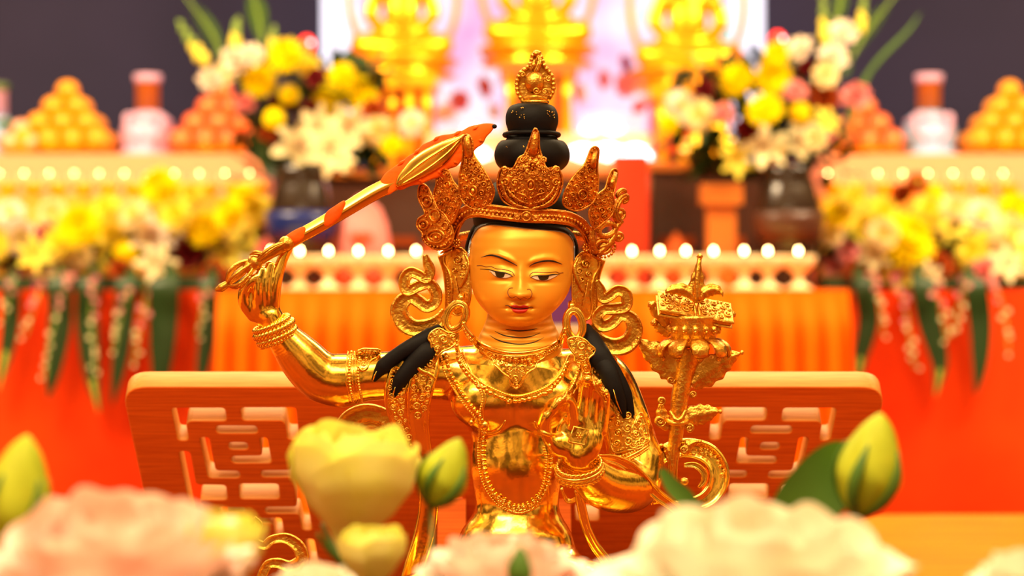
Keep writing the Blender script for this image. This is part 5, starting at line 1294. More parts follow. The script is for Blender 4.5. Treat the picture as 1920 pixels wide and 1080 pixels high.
FL = {}
def proto(key):
    if key not in FL:
        kind, col = key
        if kind == 'mum': o = f_mum(M[col], M['yellow'] if col in ('yellow', 'paleyellow') else M['paleyellow'])
        elif kind == 'pom': o = f_pom(M[col])
        elif kind == 'lily': o = f_lily(M[col])
        elif kind == 'glad': o = f_carn(M[col], name='gladiolus_bloom')
        else: o = f_carn(M[col])
        FL[key] = [o, False]
    return FL[key]
CN_ = {'yellow': 'yellow', 'paleyellow': 'pale yellow', 'cream': 'cream', 'whitep': 'white', 'pink': 'pink', 'magenta': 'magenta', 'darkred': 'dark red', 'rust': 'rust orange'}
KN = {'mum': 'chrysanthemum', 'pom': 'pompon chrysanthemum', 'lily': 'lily', 'carn': 'carnation', 'glad': 'gladiolus bloom'}
def flowers(lst, D, where, dz=0):
    cnt = {}; lst = sorted(lst, key=lambda f: f[0]); tot = {}
    for f in lst: tot[(f[3], f[4])] = tot.get((f[3], f[4]), 0)+1
    fi = 0
    for (x, y, r, kind, col) in lst:
        o, used = proto((kind, col)); fi += 1; d = D+((fi*2) % 5-2)*.032
        p = tuple(at(x, y, d)); s_ = r/FPX*d
        i = cnt.get((kind, col), 0); cnt[(kind, col)] = i+1; n_ = tot[(kind, col)]
        lab = f'{CN_[col]} {KN[kind]} in {where}' + (f', {ORD[i]} such from the left' if n_ > 1 else '')
        grp = f'{CN_[col]} {KN[kind]}s in {where}'
        rot = (PI/2+rnd.uniform(-.35, .35)-.25, rnd.uniform(-.4, .4), rnd.uniform(0, 6.28))
        e = Matrix.Rotation(rnd.uniform(-.5, .5), 3, 'Z') @ Matrix.Rotation(PI/2-.3+rnd.uniform(-.3, .3), 3, 'X') @ Matrix.Rotation(rnd.uniform(0, 6.28), 3, 'Z')
        if used: o = copy_tree(o, p, tuple(e.to_euler()), s_)
        else: o.location = p; o.rotation_euler = e.to_euler(); o.scale = (s_,)*3; FL[(kind, col)][1] = True
        o['label'] = lab
        if n_ > 1: o['group'] = grp
        elif 'group' in o: del o['group']
Y, PY, CR, WH, PK, MG, DR, RU = 'yellow', 'paleyellow', 'cream', 'whitep', 'pink', 'magenta', 'darkred', 'rust'
ROWL = [(20, 400, 32, 'mum', WH), (35, 445, 38, 'mum', WH), (150, 425, 46, 'mum', Y), (62, 478, 36, 'lily', PY), (100, 402, 34, 'mum', CR), (236, 475, 28, 'pom', Y), (282, 448, 48, 'lily', WH), (330, 404, 36, 'mum', PY), (385, 430, 40, 'mum', Y), (432, 400, 36, 'mum', Y), (470, 446, 42, 'lily', PY), (428, 486, 36, 'lily', PY), (250, 402, 34, 'mum', CR), (200, 392, 32, 'mum', PY), (300, 350, 40, 'mum', Y), (482, 392, 34, 'mum', PY), (352, 478, 36, 'carn', DR), (18, 492, 30, 'carn', DR), (84, 442, 20, 'carn', MG), (185, 498, 42, 'lily', PY), (290, 498, 42, 'lily', CR), (120, 505, 38, 'lily', CR), (245, 438, 26, 'carn', CR), (405, 515, 30, 'carn', RU), (478, 506, 34, 'lily', CR), (320, 440, 38, 'mum', WH), (205, 440, 32, 'mum', PY), (-10, 460, 34, 'mum', PY), (110, 455, 34, 'mum', PY), (500, 470, 26, 'carn', PK), (455, 365, 26, 'mum', Y), (360, 365, 26, 'mum', PY), (225, 505, 24, 'carn', RU), (150, 480, 28, 'carn', CR), (400, 462, 30, 'mum', CR)]
ROWR = [(1702, 452, 60, 'mum', Y), (1620, 430, 40, 'mum', PY), (1652, 398, 36, 'mum', PY), (1780, 432, 42, 'lily', PY), (1840, 408, 42, 'mum', WH), (1892, 442, 46, 'mum', CR), (1822, 472, 36, 'mum', PY), (1570, 402, 32, 'mum', Y), (1588, 472, 28, 'carn', PK), (1742, 394, 34, 'mum', PY), (1902, 392, 36, 'mum', Y), (1760, 498, 32, 'carn', RU), (1690, 520, 36, 'lily', PY), (1842, 512, 34, 'carn', PK), (1884, 500, 38, 'lily', CR), (1560, 440, 26, 'mum', CR), (1640, 478, 34, 'lily', CR), (1738, 520, 30, 'lily', CR), (1605, 510, 26, 'carn', RU), (1790, 390, 30, 'mum', CR), (1655, 440, 34, 'mum', CR), (1566, 496, 28, 'carn', PK), (1920, 480, 34, 'lily', PY), (1720, 345, 26, 'mum', RU), (1690, 365, 24, 'carn', RU), (1750, 365, 24, 'mum', Y), (1598, 372, 28, 'mum', PY), (1850, 455, 30, 'mum', PY)]
flowers(ROWL, 6.1, 'the left altar flower row'); flowers(ROWR, 6.1, 'the right altar flower row')
BQL = [(535, 104, 38, 'mum', Y), (486, 152, 36, 'mum', Y), (578, 124, 26, 'mum', PY), (614, 192, 35, 'mum', Y), (672, 176, 38, 'mum', Y), (640, 142, 30, 'mum', Y), (542, 177, 22, 'pom', Y), (514, 222, 23, 'pom', Y), (440, 112, 28, 'glad', WH), (395, 150, 26, 'glad', WH), (472, 104, 26, 'glad', WH), (420, 140, 26, 'glad', CR), (560, 280, 58, 'lily', CR), (625, 285, 50, 'lily', CR), (655, 238, 44, 'lily', CR), (602, 240, 44, 'lily', CR), (705, 245, 34, 'mum', CR), (772, 232, 30, 'mum', WH), (592, 146, 22, 'carn', DR), (524, 196, 22, 'carn', DR), (582, 208, 24, 'carn', DR), (500, 252, 22, 'carn', RU), (700, 205, 24, 'carn', RU), (460, 195, 22, 'carn', PK), (640, 305, 30, 'lily', CR), (735, 275, 24, 'carn', Y)]
BQR = [(1382, 150, 36, 'mum', Y), (1450, 142, 38, 'mum', Y), (1434, 206, 38, 'mum', Y), (1501, 212, 24, 'pom', Y), (1456, 102, 26, 'mum', Y), (1500, 92, 28, 'glad', WH), (1562, 108, 32, 'glad', WH), (1582, 62, 28, 'glad', WH), (1548, 140, 28, 'glad', CR), (1606, 182, 30, 'glad', PK), (1276, 200, 36, 'mum', WH), (1312, 216, 34, 'mum', CR), (1356, 214, 22, 'carn', PK), (1492, 172, 24, 'carn', PK), (1510, 128, 20, 'carn', DR), (1546, 182, 32, 'carn', RU), (1422, 282, 54, 'lily', CR), (1500, 272, 46, 'lily', CR), (1376, 300, 36, 'lily', PY), (1320, 170, 24, 'carn', DR), (1400, 240, 26, 'carn', DR), (1545, 230, 30, 'lily', PY), (1255, 235, 22, 'carn', Y), (1530, 260, 26, 'carn', CR), (1450, 320, 24, 'lily', RU), (1490, 330, 20, 'carn', RU)]
flowers(BQL, 5.82, 'left bouquet'); flowers(BQR, 5.82, 'right bouquet')

# foliage masses nobody could count, and stems
def foliage(name, label, pts, D, n, size, m, dd=.05, emin=-.6):
    mb = MB(); r2 = random.Random(5)
    for _ in range(n):
        x, y = r2.choice(pts); x += r2.uniform(-28, 28); y += r2.uniform(-18, 16); p = at(x, y, D+r2.uniform(-dd, dd))
        petal(mb, r2.uniform(0, 6.28), r2.uniform(emin, 1.2), size*r2.uniform(.6, 1.3), size*.22, r2.uniform(-.8, .8), p, n=4)
    o = mb.build(name, m, loc=(0, 0, 0), recalc=False); tag(o, label, 'foliage'); o['kind'] = 'stuff'; return o
foliage('foliage', 'dark green leaves filling the base of the left altar flower row', [(x, y) for x in range(-20, 520, 30) for y in (465, 480, 492)], 6.17, 420, .06, M['leaf'], .03, .1)
foliage('foliage', 'dark green leaves filling the base of the right altar flower row', [(x, y) for x in range(1550, 1950, 30) for y in (465, 480, 492)], 6.17, 340, .06, M['leaf'], .03, .1)
foliage('foliage', 'dark green leaves inside the left bouquet', [(x, y) for x in range(470, 720, 30) for y in range(140, 330, 30)], 5.95, 260, .08, M['leaf'])
foliage('foliage', 'dark green leaves inside the right bouquet', [(x, y) for x in range(1290, 1580, 30) for y in range(140, 330, 30)], 5.95, 260, .08, M['leaf'])
# flower troughs
for sd, p0, p1 in (('left', -120, 506), ('right', 1548, 2040)):
    a, b = at(p0, 530, 6.1), at(p1, 530, 6.1); mb = MB()
    mb.box((a[0], 6.1, HT_+.0005), (b[0], 6.24, HT_+.035)); o = mb.build('flower_trough', M['leaf'], loc=(0, 0, 0), smooth=False); tag(o, f'dark trough holding the {sd} altar flower row', 'planter')
# vases of the bouquets
for x, lab, m in ((565, 'dark blue and brown vase under the left bouquet', M['vase']), (1478, 'dark glazed vase under the right bouquet', M['vase'])):
    c = at(x, 400, 5.85); t = thing('vase', lab, 'vase', (c[0], 5.85, HT_+.002)); z = HT_+.002
    mb = MB(); mb.lathe([(.055, 0), (.06, .01), (.05, .04), (.075, .12), (.085, .18), (.065, .25), (.055, .28), (.065, .3), (.06, .3), (.045, .27), (.01, .26)], (c[0], 5.85, z), 32); mb.build('vase_body', m, t)
    mb = MB(); mb.lathe([(.077, .12), (.0845, .15), (.088, .17), (.088, .19)], (c[0], 5.85, z), 32); mb.build('glaze_band', M['blue'] if x < 900 else M['brown'], t)
# ferns and spikes above the bouquets
def frond(name, x0, y0, x1, y1, D, W_, n, m, label, bend=20):
    a, b = at(x0, y0, D), at(x1, y1, D); mid = (a+b)/2+np.array([bend/FPX*D, 0, 0]); L = spline([a, mid, b], 12); t = thing(name, label, 'foliage', tuple(a)); mb = MB()
    mb.tube(L, [.004, .002], ROUND6); mb.build('stalk', M['stalk'], t)
    mb = MB(); ww = W_/FPX*D
    for i in range(n):
        p = L[int((.15+.83*i/n)*(len(L)-1))]; T = L[-1]-L[0]; T /= np.linalg.norm(T); th = math.atan2(0, T[0])
        for s_ in (-1, 1):
            sd = np.array([-T[2]*s_, 0, T[0]*s_])*.8+T*.6; sd /= np.linalg.norm(sd); l = ww*math.sin(PI*(.15+.8*i/n)); e = p+sd*l; o_ = np.array([T[0], -.3, T[2]])*l*.16
            mb.add([p, p+sd*l*.5+o_, e, p+sd*l*.5-o_], [(0, 1, 2, 3)])
    mb.build('frond_blade', m, t, recalc=False); return t
frond('fern', 425, 140, 345, -10, 5.95, 22, 22, M['leaf2'], 'long fern leaning left above the left bouquet', 14)
frond('fern', 492, 90, 470, -20, 5.95, 26, 20, M['leaf2'], 'upright fern above the left bouquet', 4)
frond('fern', 1590, 120, 1680, -10, 5.95, 18, 22, M['leaf2'], 'fern leaning right above the right bouquet', -6)
frond('fern', 1560, 60, 1580, -30, 5.95, 20, 16, M['leaf2'], 'upright fern above the right bouquet', 4)
def spike(x0, y0, x1, y1, D, label, r=9):
    a, b = at(x0, y0, D), at(x1, y1, D); t = thing('gladiolus_spike', label, 'flower', tuple(a)); mb = MB(); mb.tube([a, b], [.005, .003], ROUND6); mb.build('stalk', M['stalk'], t)
    for i in range(9):
        f = .1+.9*i/9; p = a*(1-f)+b*f; s_ = (1-f*.6)*r/FPX*D
        mb = MB(); mb.sph(p+np.array([(-1)**i*s_*.4, -.005, 0]), (s_*.7, s_*.7, s_*1.3), (8, 6)); mb.build('flower_bud', M['paleyellow'] if f < .5 else M['stalk'], t)
spike(385, 120, 333, 38, 5.86, 'yellow green gladiolus bud spike tilting left over the left bouquet', 13)
spike(440, 95, 446, 32, 5.86, 'upright pale bud spike behind the white left blooms', 12); spike(510, 95, 514, 48, 5.86, 'short green bud spike beside the top yellow chrysanthemum', 9)
spike(1545, 85, 1542, -20, 5.86, 'upright pale bud spike above the right bouquet', 11); spike(1612, 60, 1622, -20, 5.86, 'tall bud spike at the right of the white blooms', 10)
def blade(pts, D, W_, m, label, name='strap_leaf', stripe=None, d2=0.):
    L = spline(([at(pts[0][0], 515, 6.115)] if name == 'hanging_leaf' else [])+[at(x, y, D+d2*i/(len(pts)-1)) for i, (x, y) in enumerate(pts)], 8); n = len(L); w = W_/FPX*D/2
    def strip(ws, off, c):
        V = []
        for i in range(n):
            t = i/(n-1); T = L[min(i+1, n-1)]-L[max(i-1, 0)]; T /= np.linalg.norm(T); s_ = np.cross(T, [0, 1, 0]); s_ /= np.linalg.norm(s_); ww = ws*math.sin(PI*min(1, .18+.82*t))**.8
            V += [L[i]-s_*ww+np.array([0, off, 0]), L[i]+np.array([0, off-c*ww, 0]), L[i]+s_*ww+np.array([0, off, 0])]
        V2 = [p+np.array([0, .002, 0]) for p in V]; k = len(V)
        F = [(i*3+j, i*3+j+1, i*3+j+4, i*3+j+3) for i in range(n-1) for j in (0, 1)]
        mb = MB(); mb.add(V+V2, F+[tuple(k+a for a in f[::-1]) for f in F]); return mb
    o = strip(w, 0, .35).build(name, m, loc=(0, 0, 0), recalc=False)
    if stripe: s_ = strip(w*.35, -.004, .35).build('leaf_stripe', stripe, o, recalc=False)
    tag(o, label, 'leaf'); return o
blade([(1612, 160), (1650, 110), (1700, 60), (1728, 22)], 5.95, 8, M['leaf2'], 'thin grassy leaf reaching far right of the right bouquet')
blade([(1585, 250), (1600, 200), (1622, 150), (1640, 118)], 5.95, 14, M['leaf2'], 'short strap leaf at the right edge of the right bouquet')
blade([(505, 230), (495, 280), (500, 330)], 5.9, 34, M['leaf'], 'broad dark leaf low on the left side of the left bouquet')
# long leaves and orchid sprays hanging over the red cloth
LV = [([(18, 520), (20, 600), (8, 680), (-4, 735)], 34, 1, 'leftmost long leaf hanging on the left red cloth'), ([(108, 520), (112, 600), (100, 690), (90, 752)], 46, 0, 'long dark leaf hanging between the two leftmost sprays'),
      ([(168, 520), (164, 600), (172, 700), (186, 775)], 44, 1, 'longest leaf hanging on the left red cloth'), ([(238, 520), (232, 600), (222, 690), (210, 760)], 40, 0, 'dark leaf hanging just right of the longest left leaf'),
      ([(308, 520), (306, 600), (302, 690), (300, 760)], 56, 1, 'wide leaf with a bright yellow stripe on the left cloth'), ([(392, 520), (392, 600), (380, 690), (374, 750)], 36, 0, 'dark leaf hanging beside the orange pleated skirt on the left'),
      ([(1618, 520), (1628, 600), (1614, 670), (1606, 730)], 40, 1, 'leaf hanging beside the orange pleated skirt on the right'), ([(1730, 520), (1742, 600), (1762, 680), (1754, 745)], 46, 1, 'striped long leaf in the middle of the right red cloth'), ([(1826, 520), (1838, 600), (1838, 680), (1830, 742)], 44, 0, 'dark long leaf hanging rightmost on the right red cloth')]
for pts, w, st_, lab in LV: blade(pts, 5.93, w, M['leaf'], lab, 'hanging_leaf', M['stripe'] if st_ else None)
orc = None
def spray(pts, n, lab, D=5.9):
    L = spline([at(pts[0][0], 515, 6.115)]+[at(x, y, D) for x, y in pts], 8); t = thing('orchid_spray', lab, 'flower', tuple(L[0])); mb = MB(); mb.tube(L, .0025, ROUND6); mb.build('stalk', M['stalk'], t)
    for i in range(n):
        f = i/(n-1); p = L[int(f*(len(L)-1))]+np.array([rnd.uniform(-.012, .012), rnd.uniform(-.01, .0), rnd.uniform(-.008, .008)]); m = M['magenta'] if f < .3 and rnd.random() < .6 else (M['pink'] if f < .6 else M['cream'])
        mb = MB(); r_ = .012*(1-.5*f)
        for k in range(5):
            a = 2*PI*k/5+rnd.random(); e = np.array([math.cos(a), -.2, math.sin(a)])*r_; sd = np.array([-math.sin(a), 0, math.cos(a)])*r_*.45
            mb.add([p, p+e*.55+sd, p+e, p+e*.55-sd], [(0, 1, 2, 3)])
        mb.sph(p, r_*.35, (6, 4)); mb.build('orchid_bloom', m, t, recalc=False)
for pts, n, lab in (([(28, 525), (16, 560), (8, 600)], 8, 'pink orchid spray at the far left edge'), ([(128, 520), (112, 570), (92, 650), (86, 710)], 14, 'magenta and white orchid spray over the second dark left leaf'), ([(72, 550), (60, 590), (48, 630)], 8, 'small pale spray on the left red cloth'),
                    ([(178, 530), (170, 580), (176, 650), (178, 700)], 14, 'cream spray over the longest left leaf'), ([(242, 545), (226, 600), (214, 660)], 12, 'pink tipped spray over the dark leaf'), ([(272, 575), (262, 620), (250, 690)], 10, 'thin pale spray left of the wide striped leaf'),
                    ([(388, 540), (380, 580), (370, 630)], 9, 'cream spray beside the orange skirt on the left'), ([(1636, 525), (1650, 570), (1656, 630)], 11, 'pink spray just right of the orange skirt'), ([(1684, 535), (1700, 590), (1708, 650), (1716, 690)], 14, 'long magenta spray left of the striped right leaf'),
                    ([(1752, 545), (1768, 590), (1776, 640)], 10, 'pink spray over the striped right leaf'), ([(1812, 530), (1796, 580), (1788, 630)], 9, 'magenta spray between the two right leaves'), ([(1868, 535), (1884, 590), (1892, 660)], 12, 'pink and cream spray at the right edge')):
    spray(pts, n, lab)

# ------------------------------------------------------------------ things behind the lamps
def boxat(name, px0, px1, y0, y1, D, dep, m, label, cat, base=None):
    a, b = at(px0, y0, D), at(px1, y1, D); z0 = base if base is not None else b[2]
    mb = MB(); mb.box((a[0], D, z0), (b[0], D+dep, a[2])); return tag(mb.build(name, m, loc=(0, 0, 0), smooth=False), label, cat)
def cabinet(px0, px1, y0, D, label, nsh):
    a, b = at(px0, y0, D), at(px1, y0, D); t = thing('cabinet', label, 'cabinet', ((a[0]+b[0])/2, D+.2, 0)); mb = MB()
    mb.box((a[0], D+.02, 0), (b[0], D+.24, a[2]-.02)); mb.build('cabinet_body', M['brown'], t, smooth=False)
    mb = MB(); mb.box((a[0]-.02, D, a[2]-.02), (b[0]+.02, D+.25, a[2])); mb.build('cabinet_top', M['brown2'], t, smooth=False)
    w = (b[0]-a[0])/nsh
    for i in range(nsh):
        mb = MB(); mb.box((a[0]+w*i+.02, D+.005, HT_-.3), (a[0]+w*(i+1)-.02, D+.02, HT_+.1)); d_ = mb.build('door', M['brown'], t, smooth=False)
        mb = MB(); mb.sph((a[0]+w*(i+.5), D, HT_+.04), .008, (8, 6)); mb.build('handle', M['bgold'], d_)
        mb = MB(); mb.box((a[0]+w*i+.02, D+.005, HT_+.115), (a[0]+w*(i+1)-.02, D+.02, HT_+.14)); mb.build('carved_rail', M['rust'], t, smooth=False)
    return a[2]
ZC1 = cabinet(560, 1148, 318, 6.25, 'dark lacquer cabinet behind the lamps on the left and centre', 5)
ZC2 = cabinet(1222, 1506, 305, 6.25, 'dark lacquer cabinet behind the lamps on the right', 3)
boxat('banner', 1150, 1216, 290, 560, 6.15, .05, M['redpanel'], 'tall red cloth covered panel right of the crown', 'panel', 0)
M['purple'] = mat('purple_cloth', '#5a1660', .7)
a, b = at(1020, 541.8, 5.42), at(1100, 622, 5.42); t = thing('purple_drape', 'purple cloth with pale hem hung on the orange skirt behind the neck', 'cloth', ((a[0]+b[0])/2, 5.42, b[2]))
mb = MB(); mb.box((a[0], 5.42, b[2]+.012), (b[0], 5.424, a[2])); mb.box((a[0], 5.424, a[2]-.004), (b[0], 5.64, a[2])); mb.build('cloth_panel', M['purple'], t, smooth=False)
mb = MB(); mb.box((a[0], 5.419, b[2]), (b[0], 5.425, b[2]+.012)); mb.build('hem', M['cream'], t, smooth=False)
# lectern-like stand and gold pagoda lamp
t = thing('wooden_stand', 'small brown wooden stand behind the right lamps', 'stand', tuple(at(1352, 545, 6.05)*[1, 1, 0]+[0, 0, HT_+.002])); c = at(1352, 400, 5.88)
t.location = (c[0], 5.88, HT_+.002); WPOS[t.name] = tuple(t.location)
mb = MB(); mb.box((c[0]-.035, 5.86, HT_+.002), (c[0]+.035, 5.92, HT_+.21)); mb.build('post', M['brown2'], t, smooth=False)
mb = MB(); mb.box((c[0]-.05, 5.84, HT_+.21), (c[0]+.05, 5.94, HT_+.26)); mb.build('stand_top', M['brown2'], t, smooth=False)
c = at(1336, 300, 6.3); t = thing('pagoda_lamp', 'glowing golden pagoda lamp left of the right bouquet vase', 'lamp', (c[0], 6.34, ZC2))
mb = MB(); mb.lathe([(.10, -.001), (.10, .012), (.06, .02), (.07, .035), (.04, .04)], (c[0], 6.36, ZC2), 20); mb.build('lamp_base', M['bgold'], t)
for k in range(4):
    mb = MB(); mb.lathe([(.085-.014*k, .04+.022*k), (.06-.012*k, .052+.022*k), (.05-.01*k, .062+.022*k)], (c[0], 6.36, ZC2), 8); mb.build('roof_tier', M['glowgold'], t)
mb = MB(); mb.sph((c[0], 6.36, ZC2+.14), (.014, .014, .03), (8, 6)); mb.build('lamp_tip', M['glow'], t)
# pink offering cake
c = at(682, 545, 5.9); t = thing('offering_cake', 'pink and red offering cake behind the left lamps', 'offering', (c[0], 5.9, HT_+.002)); z = HT_+.002
mb = MB(); mb.lathe([(.07, 0), (.075, .01), (.075, .07), (.06, .08)], (c[0], 5.87, z), 28); mb.build('cake_base', M['redpanel'], t)
mb = MB(); mb.lathe([(.062, .08), (.065, .09), (.055, .16), (.04, .2), (.01, .23)], (c[0], 5.87, z), 28, ripple=.08, nr=8); mb.build('cake_body', M['pink'], t)
mb = MB(); mb.lathe([(.03, .0), (.028, .015), (.002, .02)], (c[0], 5.80, z+.12), 16); mb.build('cake_medallion', M['redpanel'], t)
for x, lab in ((812, 'small rust brown offering cake near the crown'), (1268, 'small rust brown offering cake right of the red panel')):
    c = at(x, 545, 5.9); mb = MB(); mb.lathe([(.05, 0), (.055, .01), (.05, .05), (.03, .1), (.004, .14)], n=24, ripple=.06, nr=7); o = mb.build('offering_cake', M['rust'], loc=(0, 0, 0)); o.location = (c[0], 5.9, HT_+.002); tag(o, lab, 'offering')

# ------------------------------------------------------------------ screen, thrones, golden buddhas
M['screen'] = mat('led_screen', '#101010', .4)
t_ = M['screen'].node_tree; b_ = t_.nodes['Principled BSDF']; co = t_.nodes.new('ShaderNodeTexCoord'); n1 = t_.nodes.new('ShaderNodeTexNoise'); n1.inputs['Scale'].default_value = 3.6; n1.inputs['Detail'].default_value = 2
r1 = t_.nodes.new('ShaderNodeValToRGB'); t_.links.new(co.outputs['Object'], n1.inputs[0]); t_.links.new(n1.outputs[0], r1.inputs[0])
e_ = r1.color_ramp.elements; e_[0].position = .3; e_[0].color = (.25, .80, .62, 1); e_[1].position = .72; e_[1].color = (.85, .12, .5, 1)
for p_, c_ in ((.38, (.78, .92, .90)), (.46, (.95, .82, 1.)), (.55, (1., .62, .85)), (.64, (.95, .42, .75))): x_ = r1.color_ramp.elements.new(p_); x_.color = (*c_, 1)
t_.links.new(r1.outputs[0], b_.inputs['Emission Color']); b_.inputs['Emission Strength'].default_value = .85
M['screenside'] = mat('white_screen_margin', '#202020', .4, emis='#f4ecff', estr=1.15)
a, b = at(602, 300, 7.7), at(1433, -260, 7.7)
t = thing('led_screen', 'bright white and pink screen behind the golden buddhas', 'screen', ((a[0]+b[0])/2, 7.72, a[2]))
mb = MB(); mb.box((a[0], 7.7, a[2]), (b[0], 7.76, b[2])); mb.build('screen_panel', M['screenside'], t, smooth=False)
mb = MB(); mb.box((a[0]+.11, 7.69, a[2]+.01), (b[0]-.11, 7.70, b[2]-.01)); mb.build('picture', M['screen'], t, smooth=False)
mb = MB(); mb.box((a[0]+.3, 7.71, 0), (b[0]-.3, 7.75, a[2])); mb.build('support', M['brown'], t, smooth=False)
FB = Field((-60, -60, 0), (60, 60, 150), 2.4)
# x right, y front(-)/back(+), z up, built as one body about 150 units high
FB.ell((0, 2, 52), (20, 14, 34), 8); FB.cap((-22, 2, 78), (22, 2, 78), 9, 9, 8); FB.cap((0, 0, 84), (0, 0, 96), 8, 8, 4)
FB.ell((0, -2, 108), (13, 14, 17), 3); FB.ell((0, 2, 125), (8, 8, 8), 3)
for s_ in (-1, 1):
    FB.chain([(s_*26, 2, 76), (s_*34, 0, 52), (s_*16, -18, 34), (s_*4, -22, 32)], (9, 8, 6, 5), 5)
    FB.chain([(s_*12, 2, 22), (s_*44, -12, 18), (s_*10, -26, 14), (-s_*6, -26, 14)], (15, 13, 10, 7), 8)
    FB.ell((s_*13, 0, 104), (2.5, 4, 9), 2)
FB.ell((0, -16, 107), (2.5, 3, 4), 3)
BV, BQ_, _ = FB.mesh()
def buddha(x, ybase, D, Hm, label, gr):
    p = at(x, ybase, D); t = thing('buddha_statue', label, 'statue', tuple(p), gr); k = Hm/150
    mb = MB(); V = BV*k; mb.add(V+p+np.array([0, 0, .12*Hm]), [tuple(int(i) for i in f) for f in BQ_]); bd_ = mb.build('body', M['bgold'], t)
    mb = MB(); mb.lathe([(r*Hm, z*Hm) for r, z in ((.36, 0), (.38, .03), (.30, .06), (.33, .08), (.38, .1), (.39, .14), (.3, .17))], tuple(p), 32, ripple=.05, nr=16); mb.build('lotus_base', M['bgold'], t)
    mb = MB(); O = []
    for i in range(41):
        a = -.35*PI+1.7*PI*i/40; O.append((p[0]+.40*Hm*math.cos(a), D+.12*Hm, p[2]+.62*Hm+.56*Hm*math.sin(a)*(1.0 if math.sin(a) < 0 else 1.15)))
    mb.tube(O, .025*Hm, ROUND); md = mb.build('mandorla', M['bgold'], t)
    mb = MB(); mb.beads([(v[0], v[1]-.005, v[2]) for v in O], .022*Hm, .05*Hm, (6, 4)); mb.build('flame_border', M['bgold'], md)
    return t
def throne(px0, px1, y0, D, m1, m2, label):
    a, b = at(px0, y0, D), at(px1, y0, D); t = thing('throne', label, 'pedestal', ((a[0]+b[0])/2, D, 0)); mb = MB()
    mb.box((a[0], D-.16, a[2]-.03), (b[0], D+.22, a[2])); mb.build('throne_top', m2, t, smooth=False)
    w = (b[0]-a[0]); mb = MB(); mb.box((a[0]+.08*w, D-.12, 0), (b[0]-.08*w, D+.2, a[2]-.03)); mb.build('throne_body', m1, t, smooth=False)
    for i in range(4):
        x = a[0]+w*(.14+.72*i/3); mb = MB(); mb.lathe([(.016, a[2]-.35), (.012, a[2]-.3), (.018, a[2]-.2), (.012, a[2]-.1), (.018, a[2]-.03)], (x, D-.14, 0), 12); mb.build('column', M['bgold'], t)
GB = 'golden buddhas before the screen'
throne(690, 822, 150, 7.0, M['redpanel'], M['bgold'], 'red and gold throne under the left golden buddha'); buddha(754, 149, 7.0, .40, 'golden seated buddha left of the central one', GB)
throne(936, 1082, 128, 7.0, M['brown2'], M['brown2'], 'brown wooden throne under the central golden buddha'); buddha(1008, 127, 7.0, .42, 'central golden seated buddha above the topknot', GB)
throne(1212, 1372, 172, 7.0, M['redpanel'], M['bgold'], 'red and gold throne under the right golden buddha'); buddha(1290, 171, 7.0, .42, 'golden seated buddha right of the central one', GB)
# glass lotus lamps between the thrones
mb = MB()
for k_, (el, L, n) in enumerate(((.2, 1., 10), (.6, .95, 9), (1.0, .85, 7), (1.35, .7, 5))):
    for i in range(n): petal(mb, 2*PI*(i+.5*k_)/n, el, L, .26, .35, n=4, cup=.4)
lot_l = mb.build('lotus_lamp', M['glow'], loc=(0, 0, 0), recalc=False); tag(lot_l, '', 'lamp')
mb = MB(); mb.sph((0, 0, .35), (.42, .42, .4), (16, 10)); mb.build('bulb', M['glow'], lot_l)
LP = [(812, 262, 26), (858, 250, 32), (900, 262, 26), (1092, 250, 34), (1140, 258, 36), (1192, 258, 34), (1150, 222, 24), (1212, 290, 14), (884, 216, 20), (1105, 205, 20)]
LP.sort()
boxat('shelf', 770, 1240, 300, 306, 6.55, .12, M['pinkcloth'], 'pale cloth shelf carrying the lower glowing lotus lamps', 'shelf', 0)
boxat('shelf', 800, 1220, 250, 256, 6.69, .1, M['pinkcloth'], 'pale raised shelf carrying the upper glowing lotus lamps', 'shelf', 0)
for i, (x, y, r) in enumerate(LP):
    up_ = y < 230; D = 6.74 if up_ else 6.60; p = at(x, 250 if up_ else 300, 6.69 if up_ else 6.55); p[0] = at(x, y, D)[0]; p[1] = D; s_ = r/FPX*D; p[2] += .07*s_+.001
    o = place(i, lot_l, tuple(p), f'white glowing lotus lamp on the shelf, {ORD[i]} from the left', 'glowing lotus lamps on the shelf'); o.scale = (s_,)*3
pk = []
for key, lst in ((('carn', 'pink'), [(1175, 160, 26), (1128, 150, 22), (905, 165, 24), (862, 190, 22), (1200, 205, 20)]), (('mum', 'whitep'), [(835, 215, 24), (925, 210, 18), (1085, 175, 22)]), (('carn', 'magenta'), [(920, 100, 20), (1170, 120, 20)])):
    lst.sort()
    for i, (x, y, r) in enumerate(lst):
        o = copy_tree(proto(key)[0], tuple(at(x, y, 7.1)), (PI/2-.2, 0, i), r/FPX*7.1); o['label'] = f'{CN_[key[1]]} bloom between the buddha thrones, {ORD[i]} from the left'; o['group'] = f'{CN_[key[1]]} blooms between the thrones'
boxat('flower_stand', 830, 930, 225, 240, 7.0, .25, M['glowpink'], 'pale glowing stand of flowers left of the brown throne', 'stand', 0)
boxat('flower_stand', 1088, 1208, 212, 225, 7.0, .25, M['glowpink'], 'pale glowing stand of flowers right of the brown throne', 'stand', 0)
for x, y, lab in ((575, 84, 'round red lamp above the left bouquet'), (1458, 76, 'round red lamp above the right bouquet')):
    c = at(x, y, 6.9); t = thing('red_lamp', lab, 'lamp', (c[0], 6.9, 0)); mb = MB(); mb.sph(c, (.022, .022, .026), (16, 10)); mb.build('glass', M['glowred'], t)
    mb = MB(); mb.tube([(c[0], 6.9, 0), (c[0], 6.9, c[2]-.02)], .012, ROUND6); mb.lathe([(.02, 0), (.026, .004), (.012, .012)], (c[0], 6.9, c[2]-.036), 16); mb.build('lamp_pole', M['bgold'], t)
    mb = MB(); mb.sph((c[0]+.012, 6.885, c[2]+.004), .006, (8, 6)); mb.build('bulb', M['glow'], t)
